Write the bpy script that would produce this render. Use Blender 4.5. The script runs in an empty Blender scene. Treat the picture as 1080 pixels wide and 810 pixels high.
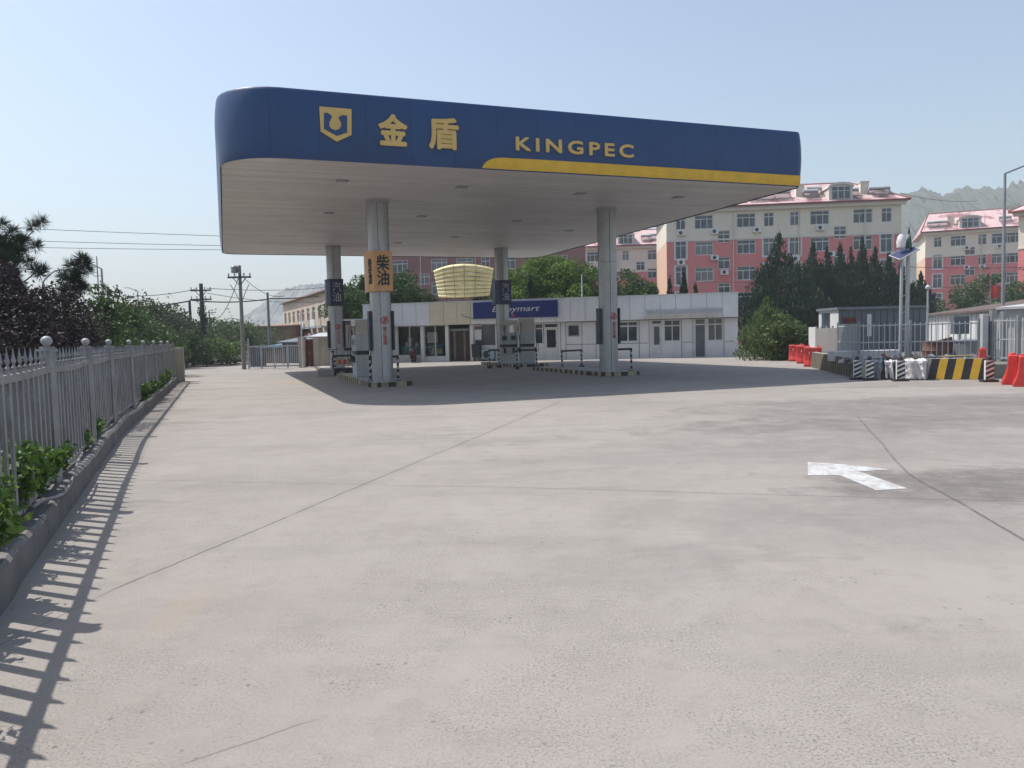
import bpy, math, random
from math import sin, cos, pi, radians, sqrt, atan2, hypot
from mathutils import Vector, Matrix
random.seed(7)
scn = bpy.context.scene
COL = scn.collection

# ------------------------------------------------------------------ camera
FPX = 811.0; CAMH = 1.6
PIT = -math.atan(51 / FPX); ROLL = 0.024
CF = Vector((0, cos(PIT), sin(PIT)))
_r0 = Vector((1, 0, 0)); _u0 = _r0.cross(CF)
CR = _r0 * cos(ROLL) - _u0 * sin(ROLL); CU = CR.cross(CF)
CP = Vector((0, 0, CAMH))
cam_d = bpy.data.cameras.new('camera'); cam = bpy.data.objects.new('camera', cam_d); COL.objects.link(cam)
cam.matrix_world = Matrix(((CR.x, CU.x, -CF.x, CP.x), (CR.y, CU.y, -CF.y, CP.y), (CR.z, CU.z, -CF.z, CP.z), (0, 0, 0, 1)))
cam_d.sensor_width = 36; cam_d.lens = FPX / 1080 * 36; cam_d.clip_end = 5000; cam_d.clip_start = 0.05
scn.camera = cam

# surveying: where a sight line measured in the photograph meets the real ground / a depth / a wall
def ray(x, y): return CF + CR * ((x - 540) / FPX) - CU * ((y - 405) / FPX)
def gz(x, y, z=0.0):
    d = ray(x, y); return CP + d * ((z - CAMH) / d.z)
def at(x, y, D):
    d = ray(x, y); return CP + d * (D / d.y)
def zat(x, y, D): return at(x, y, D).z
def onwall(x, y, P0, P1):
    e = Vector((P1[0] - P0[0], P1[1] - P0[1], 0)); n = Vector((e.y, -e.x, 0)); P = Vector((P0[0], P0[1], 0))
    d = ray(x, y); Q = CP + d * ((P - CP).dot(n) / d.dot(n))
    return (Q - P).dot(e) / e.length, Q.z

# ------------------------------------------------------------------ mesh builder
class MB:
    def __init__(s): s.v = []; s.f = []; s.m = []
    def add(s, vs, fs, mi=0, M=None):
        o = len(s.v)
        s.v += [tuple(M @ Vector(p)) if M else tuple(p) for p in vs]
        for f in fs: s.f.append(tuple(i + o for i in f)); s.m.append(mi)
        return s
    def quad(s, a, b, c, d, mi=0): return s.add([a, b, c, d], [(0, 1, 2, 3)], mi)
    def box(s, x0, x1, y0, y1, z0, z1, mi=0, M=None):
        return s.add([(x0,y0,z0),(x1,y0,z0),(x1,y1,z0),(x0,y1,z0),(x0,y0,z1),(x1,y0,z1),(x1,y1,z1),(x0,y1,z1)],
                     [(3,2,1,0),(4,5,6,7),(0,1,5,4),(1,2,6,5),(2,3,7,6),(3,0,4,7)], mi, M)
    def bar(s, a, b, w, h=None, mi=0):           # square bar from a to b
        a = Vector(a); b = Vector(b); h = h or w
        d = (b - a).normalized(); up = Vector((0,0,1)) if abs(d.z) < .95 else Vector((1,0,0))
        x = d.cross(up).normalized(); y = x.cross(d)
        ps = [p + x*sx*w/2 + y*sy*h/2 for p in (a, b) for sx, sy in ((-1,-1),(1,-1),(1,1),(-1,1))]
        return s.add(ps, [(3,2,1,0),(4,5,6,7),(0,1,5,4),(1,2,6,5),(2,3,7,6),(3,0,4,7)], mi)
    def tube(s, pts, r, n=8, mi=0, cap=True):
        pts = [Vector(p) for p in pts]; rs = r if isinstance(r, (list, tuple)) else [r]*len(pts)
        o = len(s.v); ref = None
        for i, p in enumerate(pts):
            d = (pts[min(i+1, len(pts)-1)] - pts[max(i-1, 0)]).normalized()
            if ref is None or abs(ref.dot(d)) > .97: ref = Vector((0,0,1)) if abs(d.z) < .9 else Vector((1,0,0))
            x = d.cross(ref).normalized(); y = d.cross(x)
            for k in range(n):
                t = 2*pi*k/n; s.v.append(tuple(p + (x*cos(t) + y*sin(t))*rs[i]))
        for i in range(len(pts)-1):
            for k in range(n):
                a = o+i*n+k; b = o+i*n+(k+1) % n
                s.f.append((a, b, b+n, a+n)); s.m.append(mi)
        if cap:
            s.f.append(tuple(o+k for k in range(n))[::-1]); s.m.append(mi)
            s.f.append(tuple(o+(len(pts)-1)*n+k for k in range(n))); s.m.append(mi)
        return s
    def lathe(s, prof, c=(0,0,0), n=16, mi=0):    # prof: (r, z)
        o = len(s.v)
        for r, z in prof:
            for k in range(n):
                t = 2*pi*k/n; s.v.append((c[0]+r*cos(t), c[1]+r*sin(t), c[2]+z))
        for i in range(len(prof)-1):
            for k in range(n):
                a = o+i*n+k; b = o+i*n+(k+1) % n
                s.f.append((a, b, b+n, a+n)); s.m.append(mi)
        s.f.append(tuple(o+k for k in range(n))[::-1]); s.m.append(mi)
        s.f.append(tuple(o+(len(prof)-1)*n+k for k in range(n))); s.m.append(mi)
        return s
    def prism(s, poly, y0, y1, mi=0, M=None):     # polygon in XZ extruded along Y
        n = len(poly)
        vs = [(x, y0, z) for x, z in poly] + [(x, y1, z) for x, z in poly]
        fs = [tuple(range(n)), tuple(range(2*n-1, n-1, -1))] + [(i, i+n, (i+1) % n + n, (i+1) % n) for i in range(n)]
        return s.add(vs, fs, mi, M)
    def slab(s, poly, z0, z1, mi=0):              # polygon in XY extruded along Z
        n = len(poly)
        vs = [(x, y, z0) for x, y in poly] + [(x, y, z1) for x, y in poly]
        fs = [tuple(range(n-1, -1, -1)), tuple(range(n, 2*n))] + [(i, (i+1) % n, (i+1) % n + n, i+n) for i in range(n)]
        return s.add(vs, fs, mi)
    def mesh(s, name, mats):
        me = bpy.data.meshes.new(name); me.from_pydata(s.v, [], s.f)
        for m in (mats if isinstance(mats, (list, tuple)) else [mats]): me.materials.append(m)
        if any(s.m): me.polygons.foreach_set('material_index', s.m)
        me.update(); return me
    def obj(s, name, mats, parent=None, smooth=False, bevel=0):
        o = bpy.data.objects.new(name, s.mesh(name, mats)); COL.objects.link(o)
        if parent: o.parent = parent
        if smooth: smooth_by_angle(o)
        if bevel:
            b = o.modifiers.new('edge', 'BEVEL'); b.width = bevel; b.segments = 2; b.limit_method = 'ANGLE'; b.angle_limit = radians(40)
        return o

def smooth_by_angle(o, ang=35):
    me = o.data
    me.polygons.foreach_set('use_smooth', [True]*len(me.polygons))
    try: me.set_sharp_from_angle(angle=radians(ang))
    except Exception: pass

def tag(o, label=None, cat=None, group=None, kind=None):
    if label: o['label'] = label
    if cat: o['category'] = cat
    if group: o['group'] = group
    if kind: o['kind'] = kind
    return o
def thing(name, label, cat, loc=(0,0,0), rz=0.0, group=None):
    o = bpy.data.objects.new(name, None); COL.objects.link(o); o.location = loc; o.rotation_euler = (0,0,rz)
    o.empty_display_size = .3
    return tag(o, label, cat, group)
def copy_tree(o, parent=None):
    c = o.copy(); COL.objects.link(c); c.parent = parent
    for ch in [x for x in o.children]: copy_tree(ch, c)
    return c
def dup(root, loc, rz, label, group=None, scale=None):
    c = copy_tree(root); c.location = loc; c.rotation_euler = (0,0,rz); c['label'] = label
    if scale: c.scale = scale
    if group: c['group'] = group
    return c

# ------------------------------------------------------------------ materials
class NT:
    def __init__(s, name):
        s.mat = bpy.data.materials.new(name); s.mat.use_nodes = True
        s.t = s.mat.node_tree; s.n = s.t.nodes; s.b = s.n['Principled BSDF']; s.out = s.n['Material Output']
        s.tc = s.n.new('ShaderNodeTexCoord'); s.geo = s.n.new('ShaderNodeNewGeometry')
    def link(s, a, b): s.t.links.new(a, b)
    def noise(s, scale, detail=4, rough=.6, vec=None, dist=0, sc3=None):
        n = s.n.new('ShaderNodeTexNoise'); n.inputs['Scale'].default_value = scale; n.inputs['Detail'].default_value = detail
        n.inputs['Roughness'].default_value = rough; n.inputs['Distortion'].default_value = dist
        v = vec or s.tc.outputs['Object']
        if sc3:
            mp = s.n.new('ShaderNodeMapping'); mp.inputs['Scale'].default_value = sc3; s.link(v, mp.inputs['Vector']); v = mp.outputs[0]
        s.link(v, n.inputs['Vector']); return n.outputs['Fac']
    def vor(s, scale, feature='F1', out='Distance'):
        n = s.n.new('ShaderNodeTexVoronoi'); n.feature = feature; n.inputs['Scale'].default_value = scale
        s.link(s.tc.outputs['Object'], n.inputs['Vector']); return n.outputs[out]
    def math(s, op, a, b=None, c=None, clamp=False):
        n = s.n.new('ShaderNodeMath'); n.operation = op; n.use_clamp = clamp
        for i, x in enumerate((a, b, c)):
            if x is None: continue
            if isinstance(x, (int, float)): n.inputs[i].default_value = x
            else: s.link(x, n.inputs[i])
        return n.outputs[0]
    def ramp(s, fac, lo, hi, a=0.0, b=1.0):
        n = s.n.new('ShaderNodeMapRange'); n.interpolation_type = 'SMOOTHSTEP'
        s.link(fac, n.inputs['Value'])
        for k, x in zip(('From Min','From Max','To Min','To Max'), (lo, hi, a, b)): n.inputs[k].default_value = x
        return n.outputs['Result']
    def mix(s, fac, a, b, mode='MIX'):
        n = s.n.new('ShaderNodeMix'); n.data_type = 'RGBA'; n.blend_type = mode
        for i, x in ((0, fac), (6, a), (7, b)):
            if isinstance(x, (int, float)): n.inputs[i].default_value = x
            elif isinstance(x, tuple): n.inputs[i].default_value = (*x, 1) if len(x) == 3 else x
            else: s.link(x, n.inputs[i])
        return n.outputs[2]
    def base(s, c):
        if isinstance(c, tuple): s.b.inputs['Base Color'].default_value = (*c, 1)
        else: s.link(c, s.b.inputs['Base Color'])
        return s
    def rough(s, r):
        if isinstance(r, (int, float)): s.b.inputs['Roughness'].default_value = r
        else: s.link(r, s.b.inputs['Roughness'])
        return s
    def bump(s, h, strength=.3, dist=.02):
        n = s.n.new('ShaderNodeBump'); n.inputs['Strength'].default_value = strength; n.inputs['Distance'].default_value = dist
        s.link(h, n.inputs['Height']); s.link(n.outputs[0], s.b.inputs['Normal']); return s

def sc(c, k): return tuple(min(1, x*k) for x in c)
def paint(name, c, rough=.5, var=.18, scale=1.2, metal=0.0, dirt=None, bump=0.0, streak=False):
    m = NT(name)
    n1 = m.noise(scale, 5, .65)
    col = m.mix(m.ramp(n1, .3, .7), sc(c, 1-var), sc(c, 1+var*.5))
    n2 = m.noise(scale*9, 4, .7)
    col = m.mix(m.ramp(n2, .45, .8, 0, .5), col, dirt or sc(c, .7))
    if streak:
        n3 = m.noise(1.0, 4, .7, sc3=(5, 5, .35))
        col = m.mix(m.ramp(n3, .52, .75, 0, .55), col, dirt or sc(c, .55))
    m.base(col); m.rough(m.ramp(n2, .2, .8, rough*.85, min(1, rough*1.2))); m.b.inputs['Metallic'].default_value = metal
    if bump: m.bump(n2, bump, .01)
    return m.mat
def glassy(name, c=(.03,.04,.05), rough=.08):
    m = NT(name); n = m.noise(.6, 2); oi = m.n.new('ShaderNodeObjectInfo')
    col = m.mix(m.ramp(n, .35, .65), c, sc(c, 2.6)); col = m.mix(m.ramp(oi.outputs['Random'], .55, .95, 0, .6), col, (.22,.22,.21))
    m.base(col); m.rough(rough); m.b.inputs['Specular IOR Level'].default_value = .6
    return m.mat
def leafmat(name, a, b, c, spec=.25):
    m = NT(name)
    r = m.geo.outputs['Random Per Island']
    col = m.mix(m.ramp(r, .1, .9), a, b)
    col = m.mix(m.ramp(m.noise(.9, 3), .45, .7), col, c)
    m.base(col); m.rough(.6); m.b.inputs['Specular IOR Level'].default_value = spec
    tr = m.n.new('ShaderNodeBsdfTranslucent'); m.link(col, tr.inputs['Color'])
    mx = m.n.new('ShaderNodeMixShader'); mx.inputs[0].default_value = .3
    m.link(m.b.outputs[0], mx.inputs[1]); m.link(tr.outputs[0], mx.inputs[2]); m.link(mx.outputs[0], m.out.inputs['Surface'])
    return m.mat
# ------------------------------------------------------------------ palette
M = {}
M['white'] = paint('white_paint', (.68,.68,.67), .45, .1, 1.5, dirt=(.45,.43,.4))
M['whitewall'] = paint('mart_panel', (.74,.74,.745), .45, .08, .7, dirt=(.55,.54,.53), streak=True)
M['seam'] = paint('dark_seam', (.06,.06,.065), .7)
M['dark'] = paint('dark_metal', (.03,.032,.036), .5, .3)
M['black'] = paint('black_paint', (.02,.02,.022), .5, .3, dirt=(.06,.055,.05))
M['grey'] = paint('grey_metal', (.28,.29,.31), .45, .2, 1.5, metal=.3)
M['fence'] = paint('weathered_fence_paint', (.26,.26,.265), .5, .3, 2.5, dirt=(.13,.12,.115), streak=True)
M['cap'] = paint('cap_paint', (.34,.34,.345), .5, .2, 8)
M['silver'] = paint('silver_cladding', (.42,.425,.435), .34, .08, 1.2, metal=.4, dirt=(.22,.22,.22), streak=True)
M['yellow'] = paint('yellow_paint', (.72,.44,.03), .5, .12, 3, dirt=(.4,.28,.08))
M['gold'] = paint('gold_letter', (.66,.45,.14), .45, .1, 3)
M['red'] = paint('red_plastic', (.55,.035,.03), .45, .2, 2, dirt=(.4,.09,.07))
M['redpaint'] = paint('red_paint', (.5,.04,.05), .5, .15)
M['pinkletter'] = paint('faded_red_letter', (.55,.10,.13), .6, .3, 6)
M['orange'] = paint('orange_board', (.68,.38,.17), .5, .12, 2, dirt=(.5,.26,.12))
M['navy'] = paint('navy_board', (.018,.03,.10), .4, .15)
M['navysign'] = paint('blue_sign', (.015,.03,.17), .4, .12)
M['conc'] = paint('concrete', (.36,.345,.33), .85, .15, 1.4, dirt=(.22,.21,.19), bump=.4)
M['kerbconc'] = paint('weathered_kerb', (.17,.162,.155), .9, .25, 2.2, dirt=(.10,.10,.09), bump=.6, streak=True)
M['bark'] = paint('bark', (.09,.065,.05), .9, .3, 4, bump=.5)
M['polewood'] = paint('concrete_pole', (.22,.21,.20), .85, .2, 1)
M['wire'] = paint('cable', (.05,.05,.055), .7)
M['glass'] = glassy('window_glass')
M['glassblue'] = glassy('blue_glass', (.03,.06,.07), .12)
M['cream'] = paint('cream_render', (.74,.665,.555), .8, .08, .25, dirt=(.58,.51,.42), streak=True)
M['pink'] = paint('pink_render', (.64,.205,.205), .8, .1, .25, dirt=(.46,.18,.18), streak=True)
M['roofpink'] = paint('pink_tiles', (.56,.40,.40), .75, .12, .6, dirt=(.42,.26,.26))
_r = NT('worn_roof_tiles'); _n = _r.noise(.35, 6, .7); _n2 = _r.noise(3, 4, .7)
_c = _r.mix(_r.ramp(_n2, .35, .7), (.58,.43,.43), (.48,.33,.33)); _c = _r.mix(_r.ramp(_n, .52, .62, 0, .8), _c, (.22,.07,.075)); _r.base(_c).rough(.75); M['roofpink'] = _r.mat
M['roofedge'] = paint('dark_red_tiles', (.22,.06,.06), .75, .2, 1)
M['frame'] = paint('window_frame', (.62,.63,.62), .4, .1, 2)
M['brown'] = paint('brown_curtain', (.07,.045,.035), .6, .3, 2)
M['maroon'] = paint('maroon_steel', (.12,.02,.02), .5, .2, 1.2)
M['teal'] = paint('teal_cabinet', (.10,.33,.36), .4, .2, 3)
M['tealdark'] = paint('blue_tarp', (.04,.13,.22), .6, .25, 2)
M['tarp'] = paint('white_tarp', (.62,.60,.61), .6, .12, 3, dirt=(.4,.38,.38))
M['brick'] = paint('brown_render', (.30,.20,.155), .85, .15, .6, streak=True)
M['rust'] = paint('rusty_steel', (.20,.10,.07), .8, .35, 2.5)
M['cabin'] = paint('grey_cabin', (.13,.145,.165), .6, .15, 1.2, streak=True)
M['lightgrey'] = paint('light_grey_steel', (.45,.46,.47), .5, .12, 1.4, streak=True)
M['sidewhite'] = paint('sheet_white', (.64,.65,.66), .5, .08, 1.0, streak=True)
M['beige'] = paint('beige_board', (.46,.41,.34), .8, .12, 1.2, streak=True)
M['hoard'] = paint('grey_hoarding', (.225,.225,.235), .6, .28, 1.2, dirt=(.17,.17,.18), streak=True)
M['straw'] = paint('cream_slats', (.80,.70,.38), .6, .14, 2.5, dirt=(.5,.40,.2))
M['tyre'] = paint('rubber', (.02,.02,.02), .8)
M['carwhite'] = paint('car_white', (.65,.65,.66), .25, .03)
M['cardark'] = paint('car_dark', (.05,.055,.07), .25, .05)
M['leafdark'] = leafmat('conifer_leaf', (.016,.036,.020), (.035,.065,.030), (.010,.022,.014))
M['leafmid'] = leafmat('green_leaf', (.045,.085,.022), (.085,.14,.04), (.028,.055,.018))
M['leafbright'] = leafmat('fresh_leaf', (.08,.15,.024), (.17,.25,.05), (.035,.075,.018))
M['leafbush'] = leafmat('bush_leaf', (.08,.12,.04), (.16,.21,.075), (.045,.075,.028))
M['leafplum'] = leafmat('plum_leaf', (.022,.015,.019), (.046,.030,.034), (.014,.016,.013))
M['leafgloss'] = leafmat('glossy_leaf', (.06,.14,.02), (.16,.26,.04), (.03,.08,.015), .5)
M['leafdull'] = leafmat('dull_leaf', (.05,.07,.03), (.09,.11,.05), (.03,.045,.022))

# canopy blue: dulled paint with vertical panel joints
m = NT('fascia_blue'); n1 = m.noise(.5, 5, .6)
c = m.mix(m.ramp(n1, .3, .7), (.006,.044,.145), (.010,.058,.18))
n2 = m.noise(1, 5, .7, sc3=(3, 3, .25)); c = m.mix(m.ramp(n2, .5, .8, 0, .45), c, (.035,.07,.15))
sx_ = m.n.new('ShaderNodeSeparateXYZ'); m.link(m.tc.outputs['Object'], sx_.inputs[0]); q_ = m.math('DIVIDE', sx_.outputs['X'], 1.22)
fr_ = m.math('FRACT', q_); wn_ = m.n.new('ShaderNodeTexWhiteNoise'); wn_.noise_dimensions = '1D'; m.link(m.math('FLOOR', q_), wn_.inputs['W'])
c = m.mix(m.math('MULTIPLY', wn_.outputs['Value'], .35), c, (.012,.035,.12))
c = m.mix(m.ramp(fr_, .984, .99, 0, .7), c, (.004,.012,.04))
m.base(c).rough(.42); m.bump(m.math('ADD', n1, m.math('MULTIPLY', m.noise(1.1, 3), .5)), .35, .04); M['blue'] = m.mat

m = NT('soffit_strip'); n1 = m.noise(.35, 4, .6)
r = m.geo.outputs['Random Per Island']
c = m.mix(m.ramp(r, 0, 1), (.64,.60,.575), (.74,.70,.675))
c = m.mix(m.ramp(n1, .4, .75, 0, .5), c, (.52,.475,.45))
n2 = m.noise(1, 4, .7, sc3=(.3, 5, 1)); c = m.mix(m.ramp(n2, .55, .8, 0, .55), c, (.42,.38,.35))
m.base(c).rough(.45); M['soffit'] = m.mat

# ------------------------------------------------------------------ concrete forecourt
def seg_mask(m, P0, P1, width, wob=.05, fade=True, wscale=.6):
    """band along the joint P0-P1, wandering a little"""
    P0 = Vector((P0[0], P0[1])); P1 = Vector((P1[0], P1[1])); e = (P1-P0); L = e.length; e = e/L; n = Vector((-e.y, e.x))
    def dot(v, c):
        d = m.n.new('ShaderNodeVectorMath'); d.operation = 'DOT_PRODUCT'; m.link(m.tc.outputs['Object'], d.inputs[0])
        d.inputs[1].default_value = (v.x, v.y, 0); return m.math('SUBTRACT', d.outputs['Value'], c)
    dn = dot(n, n.dot(P0)); ds = dot(e, e.dot(P0))
    w = m.math('MULTIPLY', m.math('SUBTRACT', m.noise(wscale, 5, .7), .5), wob*2)
    dist = m.math('ABSOLUTE', m.math('ADD', dn, w))
    a = m.ramp(dist, width*.5, width, 1, 0)
    inside = m.math('MULTIPLY', m.ramp(ds, -.1, .1), m.ramp(ds, L-.1, L+.1, 1, 0))
    return m.math('MULTIPLY', a, inside), ds, dn
def blob(m, P, rx, ry, ang=0):
    mp = m.n.new('ShaderNodeMapping'); mp.vector_type = 'TEXTURE'
    mp.inputs['Location'].default_value = (P[0], P[1], 0); mp.inputs['Rotation'].default_value = (0,0,ang); mp.inputs['Scale'].default_value = (rx, ry, 1)
    m.link(m.tc.outputs['Object'], mp.inputs['Vector'])
    l = m.n.new('ShaderNodeVectorMath'); l.operation = 'LENGTH'; m.link(mp.outputs[0], l.inputs[0])
    d = m.math('ADD', l.outputs['Value'], m.math('MULTIPLY', m.math('SUBTRACT', m.noise(.7, 8, .75, dist=.5), .5), 2.6))
    return m.math('MULTIPLY', m.ramp(d, .6, 1.2, 1, 0), m.ramp(m.noise(2.2, 6, .8), .3, .62, .35, 1))
m = NT('forecourt_concrete')
big = m.noise(.12, 4, .6); mid = m.noise(.8, 6, .7); sm = m.noise(6, 5, .75)
c = m.mix(m.ramp(big, .3, .7), (0.283,0.258,0.237), (0.322,0.295,0.271))
c = m.mix(m.ramp(mid, .38, .72, 0, .45), c, (0.238,0.214,0.196))
c = m.mix(m.ramp(sm, .4, .7, 0, .35), c, (0.329,0.302,0.274)); c = m.mix(m.ramp(m.noise(3.1, 6, .75), .5, .68, 0, .35), c, (0.213,0.196,0.178))
stre = m.noise(.5, 5, .7, sc3=(.35, 1.6, 1)); c = m.mix(m.ramp(stre, .48, .66, 0, .4), c, (0.222,0.205,0.190)); c = m.mix(m.math('MULTIPLY', m.ramp(m.noise(.9, 7, .75, dist=.6, sc3=(.5, 1.2, 1)), .53, .60), m.ramp(m.noise(.15, 2), .45, .6, 0, .55)), c, (0.185,0.170,0.157))
# worn patches with exposed aggregate
patch = m.math('ADD', .16, m.math('MULTIPLY', m.ramp(m.noise(.33, 4, .6, dist=.3), .36, .58), m.ramp(m.noise(2.2, 4, .7), .32, .6)), clamp=True)
wv_ = m.vor(48); grain = m.noise(75, 3, .8)
peb = m.math('MULTIPLY', m.ramp(grain, .53, .60), patch)
c = m.mix(m.math('MULTIPLY', peb, .75), c, (0.133,0.123,0.114))
peb2 = m.math('MULTIPLY', m.ramp(m.noise(58, 3, .8, dist=.2), .56, .62), patch)
c = m.mix(m.math('MULTIPLY', peb2, .4), c, (0.444,0.412,0.374))
pit = m.math('MULTIPLY', m.ramp(m.vor(9), .07, .13, 1, 0), m.ramp(m.noise(1.1, 3), .45, .6))
c = m.mix(m.math('MULTIPLY', pit, .75), c, (0.133,0.125,0.115))
# oil and water stains
def stain(x, y, rx, ry, col, k, ang=0):
    global c
    P = gz(x, y); c = m.mix(m.math('MULTIPLY', blob(m, P, rx, ry, ang), k), c, col)
stain(1050, 512, 1.9, 1.2, (0.111,0.103,0.096), .75)
stain(960, 430, 4.2, 2.4, (0.142,0.132,0.123), .6)
stain(860, 455, 3.0, 1.6, (0.196,0.181,0.169), .5)
stain(1000, 470, 2.8, 1.3, (0.200,0.185,0.174), .5)
stain(900, 560, 1.4, .8, (0.213,0.198,0.185), .4)
stain(1010, 405, 3.5, 1.2, (0.178,0.165,0.153), .45)
stain(1000, 445, 5.5, 1.0, (0.151,0.142,0.132), .6)
stain(880, 540, 2.2, .7, (0.202,0.189,0.174), .45)
stain(760, 480, 2.5, .9, (0.212,0.199,0.184), .4)
stain(1060, 420, 3.0, 1.5, (0.151,0.142,0.132), .55)
stain(650, 590, .8, .6, (0.213,0.198,0.185), .4)
stain(195, 640, .12, .5, (0.337,0.287,0.196), .35)
stain(322, 402, 1.0, 1.6, (0.356,0.278,0.188), .6)
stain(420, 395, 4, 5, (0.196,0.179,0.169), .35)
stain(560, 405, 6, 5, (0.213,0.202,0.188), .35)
# joints and cracks
J = [((590,424), (120,622), .016, .05, .7, .7), ((40,504), (560,514.5), .011, .03, .55, .5), ((560,514.5), (1110,530), .015, .05, .6, .6),
     ((958,500), (1100,580), .020, .05, .75, .8), ((905,440), (958,500), .022, .05, .5, .8), ((120,622), (-40,700), .01, .05, .4, .8),
     ((840,440), (905,440), .02, .1, .25, .6), ((190,806), (330,760), .008, .04, .5, 1.0)]
for a, b, w, wob, k, ws in J:
    A, B = gz(*a), gz(*b)
    mk, _, dn = seg_mask(m, A, B, w, wob, wscale=ws)
    br = m.ramp(m.noise(3.5, 3, .7), .3, .5, .35, 1)
    c = m.mix(m.math('MULTIPLY', m.math('MULTIPLY', mk, br), k), c, (0.063,0.058,0.054))
    mk2, _, _ = seg_mask(m, A, B, w*9, wob, wscale=ws)
    c = m.mix(m.math('MULTIPLY', mk2, .16*k), c, (0.213,0.198,0.188))
m.base(c); m.rough(m.ramp(mid, .3, .7, .78, .95)); m.b.inputs['Specular IOR Level'].default_value = .25
h = m.math('ADD', m.math('MULTIPLY', m.math('SUBTRACT', 1.0, peb), .6), m.math('ADD', m.math('MULTIPLY', sm, .8), m.math('MULTIPLY', mid, 1.0)))
m.bump(h, .35, .012); M['forecourt'] = m.mat

m = NT('earth'); n1 = m.noise(.05, 6, .7); n2 = m.noise(1.5, 5, .7)
c = m.mix(m.ramp(n1, .4, .6), (.12,.115,.10), (.20,.19,.17)); c = m.mix(m.ramp(n2, .4, .7, 0, .5), c, (.08,.095,.05))
m.base(c).rough(.95); m.bump(n2, .4, .05); M['earth'] = m.mat
M['asphalt'] = paint('asphalt', (.16,.155,.15), .9, .12, .3, bump=.3)

# ------------------------------------------------------------------ text
def text_mesh(s, h, bold=0.0, depth=.02, spacing=1.0, vertical=False, italic=0.0, name='lettering', mat=None, at_=(0,0,0), parent=None, width=None, rz=0.0):
    """text standing in the XZ plane, read from -Y, centred on at_"""
    cu = bpy.data.curves.new('txt', 'FONT'); cu.body = '\n'.join(s) if vertical else s
    cu.align_x = 'CENTER'; cu.size = 1; cu.space_character = spacing; cu.space_line = .95; cu.offset = 0; cu.extrude = 0; cu.shear = italic; cu.resolution_u = 3
    o = bpy.data.objects.new('txt', cu); COL.objects.link(o)
    dg = bpy.context.evaluated_depsgraph_get(); me0 = bpy.data.meshes.new_from_object(o.evaluated_get(dg))
    vs = [v.co.copy() for v in me0.vertices]; fs = [tuple(p.vertices) for p in me0.polygons]
    bpy.data.objects.remove(o); bpy.data.curves.remove(cu)
    x0, x1 = min(v.x for v in vs), max(v.x for v in vs); y0, y1 = min(v.y for v in vs), max(v.y for v in vs)
    k = h/(y1-y0); kx = width/(x1-x0) if width else k
    P = [((v.x-(x0+x1)/2)*kx, (v.y-(y0+y1)/2)*k) for v in vs]
    edges = {}
    for f in fs:
        for i in range(len(f)):
            a, b = f[i], f[(i+1) % len(f)]; edges[(a, b)] = 1
    n = len(P); mb = MB()
    V = [(x, -depth/2, z) for x, z in P] + [(x, depth/2, z) for x, z in P]
    Fs = [f for f in fs] + [(a, a+n, b+n, b) for (a, b) in edges if (b, a) not in edges]
    Mx = Matrix.Translation(at_) @ Matrix.Rotation(rz, 4, 'Z')
    em_ = h/max(1, (len(s) if vertical else 1))
    sh = [(0, 0)] if not bold else [(bold*em_*.5*cos(q*pi/4+.2), bold*em_*.5*sin(q*pi/4+.2)) for q in range(8)] + [(0, 0)]
    for q, (ax, az_) in enumerate(sh):
        mb.add([(x+ax, y-.0007*q*(1 if y < 0 else -1), z+az_) for x, y, z in V], Fs, 0, Mx)
    return mb.obj(name, mat, parent)

# ------------------------------------------------------------------ setting: ground
g = MB(); g.quad((-1250,-250,-.012), (1250,-250,-.012), (1250,1290,-.012), (-1250,1290,-.012))
tag(g.obj('ground', M['earth']), kind='structure')
FEN = [(-2.10,1.85), (-3.25,4.5), (-4.75,8.0), (-6.95,13.2), (-14.15,32.3)]     # line of the left fence
FEN0 = (-.2,-2.6)
f = MB()
poly = [(-.1,-6), (-.1,-2.6)] + [(x+.1, y) for x, y in FEN] + [(-15.6,34.5), (-19,44), (-26,66), (-19,70), (-12,58), (-8,56), (22,52), (30,40), (60,40), (60,-6)]
f.add([(x, y, 0) for x, y in poly], [tuple(range(len(poly)))])
fo = f.obj('forecourt', M['forecourt']); tag(fo, kind='structure')
r = MB(); r.quad((-70,-20,-.006), (-30,-20,-.006), (-42,120,-.006), (-62,120,-.006)); tag(r.obj('road', M['asphalt']), kind='structure')

# painted arrow, worn
ap = [(852,487.5), (902,491), (938,495.5), (906,497.5), (957,515.5), (924,517.5), (886,501.5), (852,501.5)]
m = NT('worn_road_paint'); n = m.noise(4, 6, .8); n_b = m.noise(22, 4, .8)
wr = m.math('MULTIPLY', m.ramp(n, .44, .54, .15, 1), m.ramp(n_b, .36, .52, .35, 1))
m.base(m.mix(m.math('SUBTRACT', 1.0, m.math('MULTIPLY', m.math('SUBTRACT', 1.0, wr), .85)), (.31,.285,.262), (.50,.51,.515))).rough(.8); M['roadpaint'] = m.mat
a = MB(); pts = [gz(x, y) for x, y in ap]
a.add([(p.x, p.y, .004) for p in pts], [(0,7,6,1), (1,6,3,2), (3,6,5,4)])
tag(a.obj('painted_arrow', M['roadpaint']), 'white painted arrow worn into the concrete forecourt, pointing left', 'road marking')

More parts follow.
